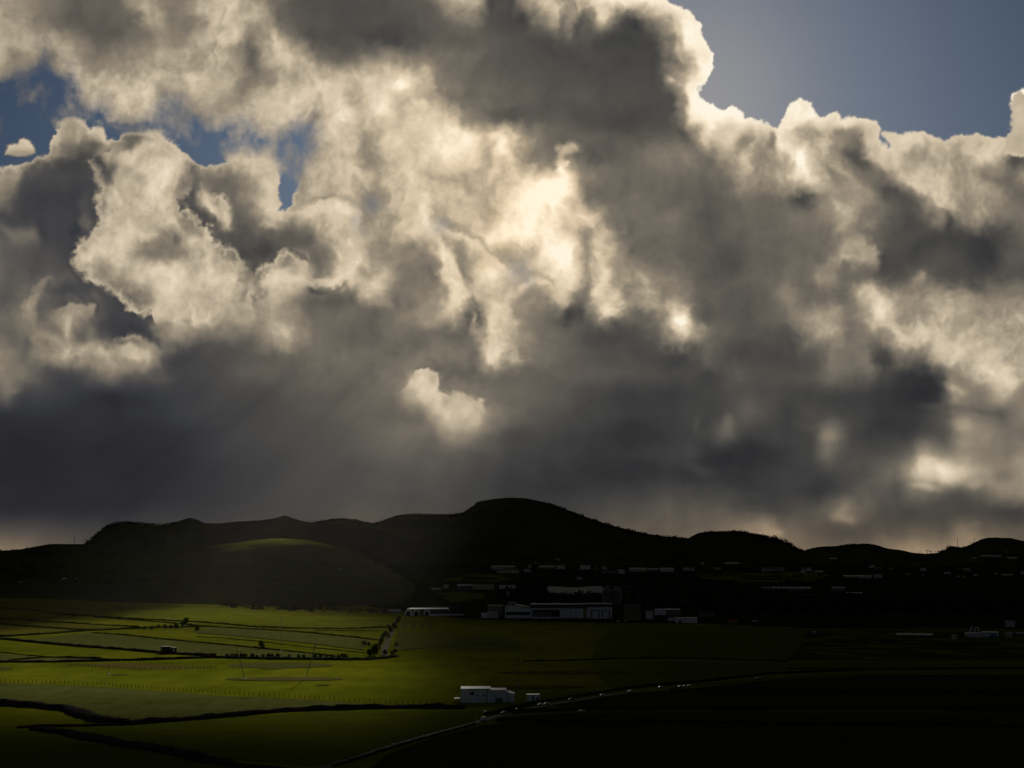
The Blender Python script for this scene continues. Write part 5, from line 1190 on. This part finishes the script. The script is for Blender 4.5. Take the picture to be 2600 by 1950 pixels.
def sky_mast(x, yb, yt, dist, label, r=1.1, name='radio_mast', cat='mast'):
    s = dist/FPX; X = (x-1300)*s; z = CAM_H+(1400-yb)*s
    e = empty(name, (X, dist, z-6), 0, label, cat); h = (yb-yt)*s+6
    b = MB(); lattice(b, (0, 0, 0), (0, 0, h), r*.5, 12, .28); b.build('lattice', M['darkblock'], e)
    b = MB(); b.tube((0, 0, h), (0, 0, h+3), .3, .15, 5); b.build('antenna', M['darkblock'], e)
    return e
sky_mast(193, 1382, 1360, 6250, 'taller thin mast on the left skyline')
sky_mast(129, 1383, 1376, 6250, 'short mast on the left skyline, left of the taller one', .8)
sky_mast(2427, 1391, 1366, 6880, 'tallest thin mast on the right skyline standing on a wooded knoll', 1.5)
def crane(x, yb, yt, dist, jib, lift, label):
    s = dist/FPX; X = (x-1300)*s; z = CAM_H+(1400-yb)*s
    e = empty('tower_crane', (X, dist, z-8), 0, label, 'crane', 'cranes on the right skyline'); h = (yb-yt)*s+8
    b = MB(); lattice(b, (0, 0, 0), (0, 0, h), .8, 12, .3); b.build('tower', M['darkblock'], e)
    b = MB(); lattice(b, (0, 0, h-1), (jib[0]*s, 0, h-1+lift*s), .7, 8, .28); b.build('jib', M['darkblock'], e)
    if jib[1]: b = MB(); lattice(b, (0, 0, h-1), (jib[1]*s, 0, h-1), .7, 4, .28); b.build('counter_jib', M['darkblock'], e); b = MB(); b.box(jib[1]*s-1.2, jib[1]*s+1.2, -1, 1, h-3.5, h-1.6); b.build('counterweight', M['darkblock'], e)
crane(2465, 1383, 1378, 6870, (-9, 2), 0, 'crane with a level jib pointing left beside the crane hill')
crane(2469, 1384, 1372, 6895, (3, 0), 7, 'crane with its jib raised steeply on the edge of the crane hill')
crane(2350, 1406, 1397, 6880, (-6, 4), .3, 'left crane of the low pair in the saddle of the right skyline')
crane(2359, 1406, 1399, 6870, (-6, 3), 0, 'right crane of the low pair in the saddle of the right skyline')
sky_mast(2334, 1404, 1397, 6850, 'thin post in the saddle just left of the low cranes', .7, 'pylon', 'pylon')
sky_mast(2329, 1404, 1400, 6850, 'shortest post in the saddle left of the low cranes', .7, 'pylon', 'pylon')
sky_mast(2388, 1402, 1393, 6850, 'thin post on the slope up to the wooded knoll', .7, 'pylon', 'pylon')
# ---------------------------------------------------------------- cars
M['tyre'] = solid('tyre', (.015, .015, .015), .9)
def paint(n, c): 
    M[n] = solid(n, c, .12, var=.02, spec=1.0); M[n].node_tree.nodes['Principled BSDF'].inputs['Coat Weight'].default_value = 1.0
for n, c in (('paint_white', (.75, .75, .76)), ('paint_silver', (.42, .43, .45)), ('paint_red', (.32, .05, .03)), ('paint_dark', (.03, .035, .045)), ('paint_blue', (.06, .10, .20))): paint(n, c)
def car(paintn, van=False):
    e = empty('parked_car' if False else 'car', (0, 0, 0))
    L = 4.3 if not van else 4.9; Wd = 1.72
    if van: prof = [(-.5, .35), (-.5, 1.0), (-.47, 1.85), (-.40, 2.05), (.18, 2.08), (.30, 1.95), (.40, 1.15), (.49, 1.0), (.5, .4)]
    else: prof = [(-.5, .38), (-.5, .75), (-.47, .92), (-.34, .98), (-.24, 1.38), (-.05, 1.47), (.10, 1.42), (.24, .98), (.44, .86), (.5, .66), (.5, .36)]
    b = MB()
    rings = []
    for y, k in ((-1, .97), (-.82, 1.0), (.82, 1.0), (1, .97)):
        rings.append([(x*L*k, y*Wd/2*(1 if z < 1.0 or van else .84), z*(1 if abs(y) < .9 else .97)) for x, z in prof])
    b.loft(rings); b.build('body', M[paintn], e)
    for sd in (-1, 1):
        g = MB(); y = sd*(Wd/2*.965+.0) if not van else sd*(Wd/2+.012)
        if van: q = [(.02*L, 1.25), (.30*L, 1.25), (.26*L, 1.85), (.02*L, 1.85)]
        else: q = [(-.30*L, 1.0), (.2*L, 1.0), (.09*L, 1.37), (-.05*L, 1.41), (-.21*L, 1.33)]
        g.face([(x, y, z) for x, z in q]); g.build('side_window', M['glass'], e)
        for x in (-.31*L, .31*L):
            wl = MB(); wl.tube((x, sd*(Wd/2-.2), .33), (x, sd*(Wd/2+.03), .33), .33, n=14); w_ = wl.build('wheel', M['tyre'], e)
            rm = MB(); rm.tube((x, sd*(Wd/2+.03), .33), (x, sd*(Wd/2+.045), .33), .19, n=10); rm.build('rim', M['steel'], w_)
        hl = MB(); hl.box(L*.5-.12, L*.5+.01, sd*.6-.18, sd*.6+.18, .62, .78); hl.build('headlight', M['white'], e)
    g = MB(); q = [(.235*L, 1.0), (.115*L, 1.41)] if not van else [(.375*L, 1.25), (.305*L, 1.9)]
    (xa, za), (xb, zb) = q; g.face([(xa+.03, -.7, za), (xa+.03, .7, za), (xb+.03, .62, zb), (xb+.03, -.62, zb)]); g.build('windscreen', M['glass'], e)
    return e
CG = 'cars driving along the dark road'
pr = {k: car(k) for k in ('paint_white', 'paint_silver', 'paint_red', 'paint_blue')}; van = car('paint_white', True)
cu = set()
CARS = [
 ('van', 1227, 1830, 250, 'white van facing the camera at the bend of the road, the nearest vehicle'),
 ('paint_silver', 1232, 1812, 240, 'silver car turning at the junction just behind the white van'),
 ('paint_red', 1280, 1813, 208, 'reddish car first to the right of the white van'),
 ('paint_white', 1312, 1806, 205, 'white car second to the right of the white van'),
 ('paint_white', 1372, 1792, 205, 'left car of the close pair in front of the block hut'),
 ('paint_silver', 1388, 1790, 205, 'right car of the close pair in front of the block hut'),
 ('paint_blue', 1450, 1779, 203, 'dark blue car on the road right of the close pair'),
 ('paint_white', 1530, 1768, 202, 'white car on the road right of the dark blue one'),
 ('paint_white', 1601, 1758, 200, 'white car in the middle of the dark road, one car farther right'),
 ('paint_silver', 1678, 1748, 200, 'largest silver car on the road beside the dark hedge'),
 ('paint_silver', 1728, 1746, 198, 'first car of the queue bumper to bumper farther right'), ('paint_white', 1740, 1745, 198, 'second car of the queue bumper to bumper farther right'), ('paint_white', 1751, 1744, 198, 'last car of the queue bumper to bumper farther right'),
 ('paint_white', 1476, 1809, 183, 'single white car on the side lane'),
 ('paint_silver', 1925, 1724, 197, 'farthest car, alone at the right end of the road'),
]
for k, px, py, ang, lab in CARS:
    src = van if k == 'van' else pr[k]
    o = src if k not in cu else copy_tree(src); cu.add(k)
    p = hit(px, py); o.location = (p.x, p.y, p.z+.36); o.rotation_euler = (0, 0, math.radians(ang)); tag(o, lab, 'van' if k == 'van' else 'car', CG)
# parked vehicles at the factory
for px, py, k, lab in ((1362, 1573, 'paint_white', 'first parked car under the factory loading bay'), (1376, 1573, 'paint_silver', 'second parked car under the factory loading bay'), (1390, 1573.5, 'paint_white', 'third parked car under the factory loading bay'),
                    (1413, 1573, 'paint_blue', 'last parked car under the factory loading bay'), (1570, 1579, 'paint_white', 'white parked car in front of the ochre mill'), (1590, 1580, 'paint_silver', 'silver parked car in front of the ochre mill')):
    o = copy_tree(pr[k]); p = hit(px, py); o.location = (p.x, p.y, p.z+.3); o.rotation_euler = (0, 0, .1); tag(o, lab, 'car', 'cars parked in front of the factory')
    s = 1.15; o.scale = (s, s, s)
# ---------------------------------------------------------------- haze
def haze():
    bm = bmesh.new(); bmesh.ops.create_cube(bm, size=1)
    x0, x1, y0, y1, z0, z1 = -5200, 5200, -400, 9700, -14, 335
    for v in bm.verts:
        v.co = ((x0+x1)/2+v.co.x*(x1-x0), (y0+y1)/2+v.co.y*(y1-y0), (z0+z1)/2+v.co.z*(z1-z0))
    me = bpy.data.meshes.new('haze'); bm.to_mesh(me); bm.free()
    m, n, o = mat('haze_air'); v = nd(n, 'ShaderNodeVolumePrincipled'); v.inputs['Color'].default_value = (.95, .90, .82, 1)
    v.inputs['Density'].default_value = HAZE; v.inputs['Anisotropy'].default_value = .5
    n.links.new(v.outputs[0], o.inputs['Volume']); me.materials.append(m)
    ob = bpy.data.objects.new('haze', me); COL.objects.link(ob); tag(ob, kind='stuff')
HAZE = 1.25e-6
haze()
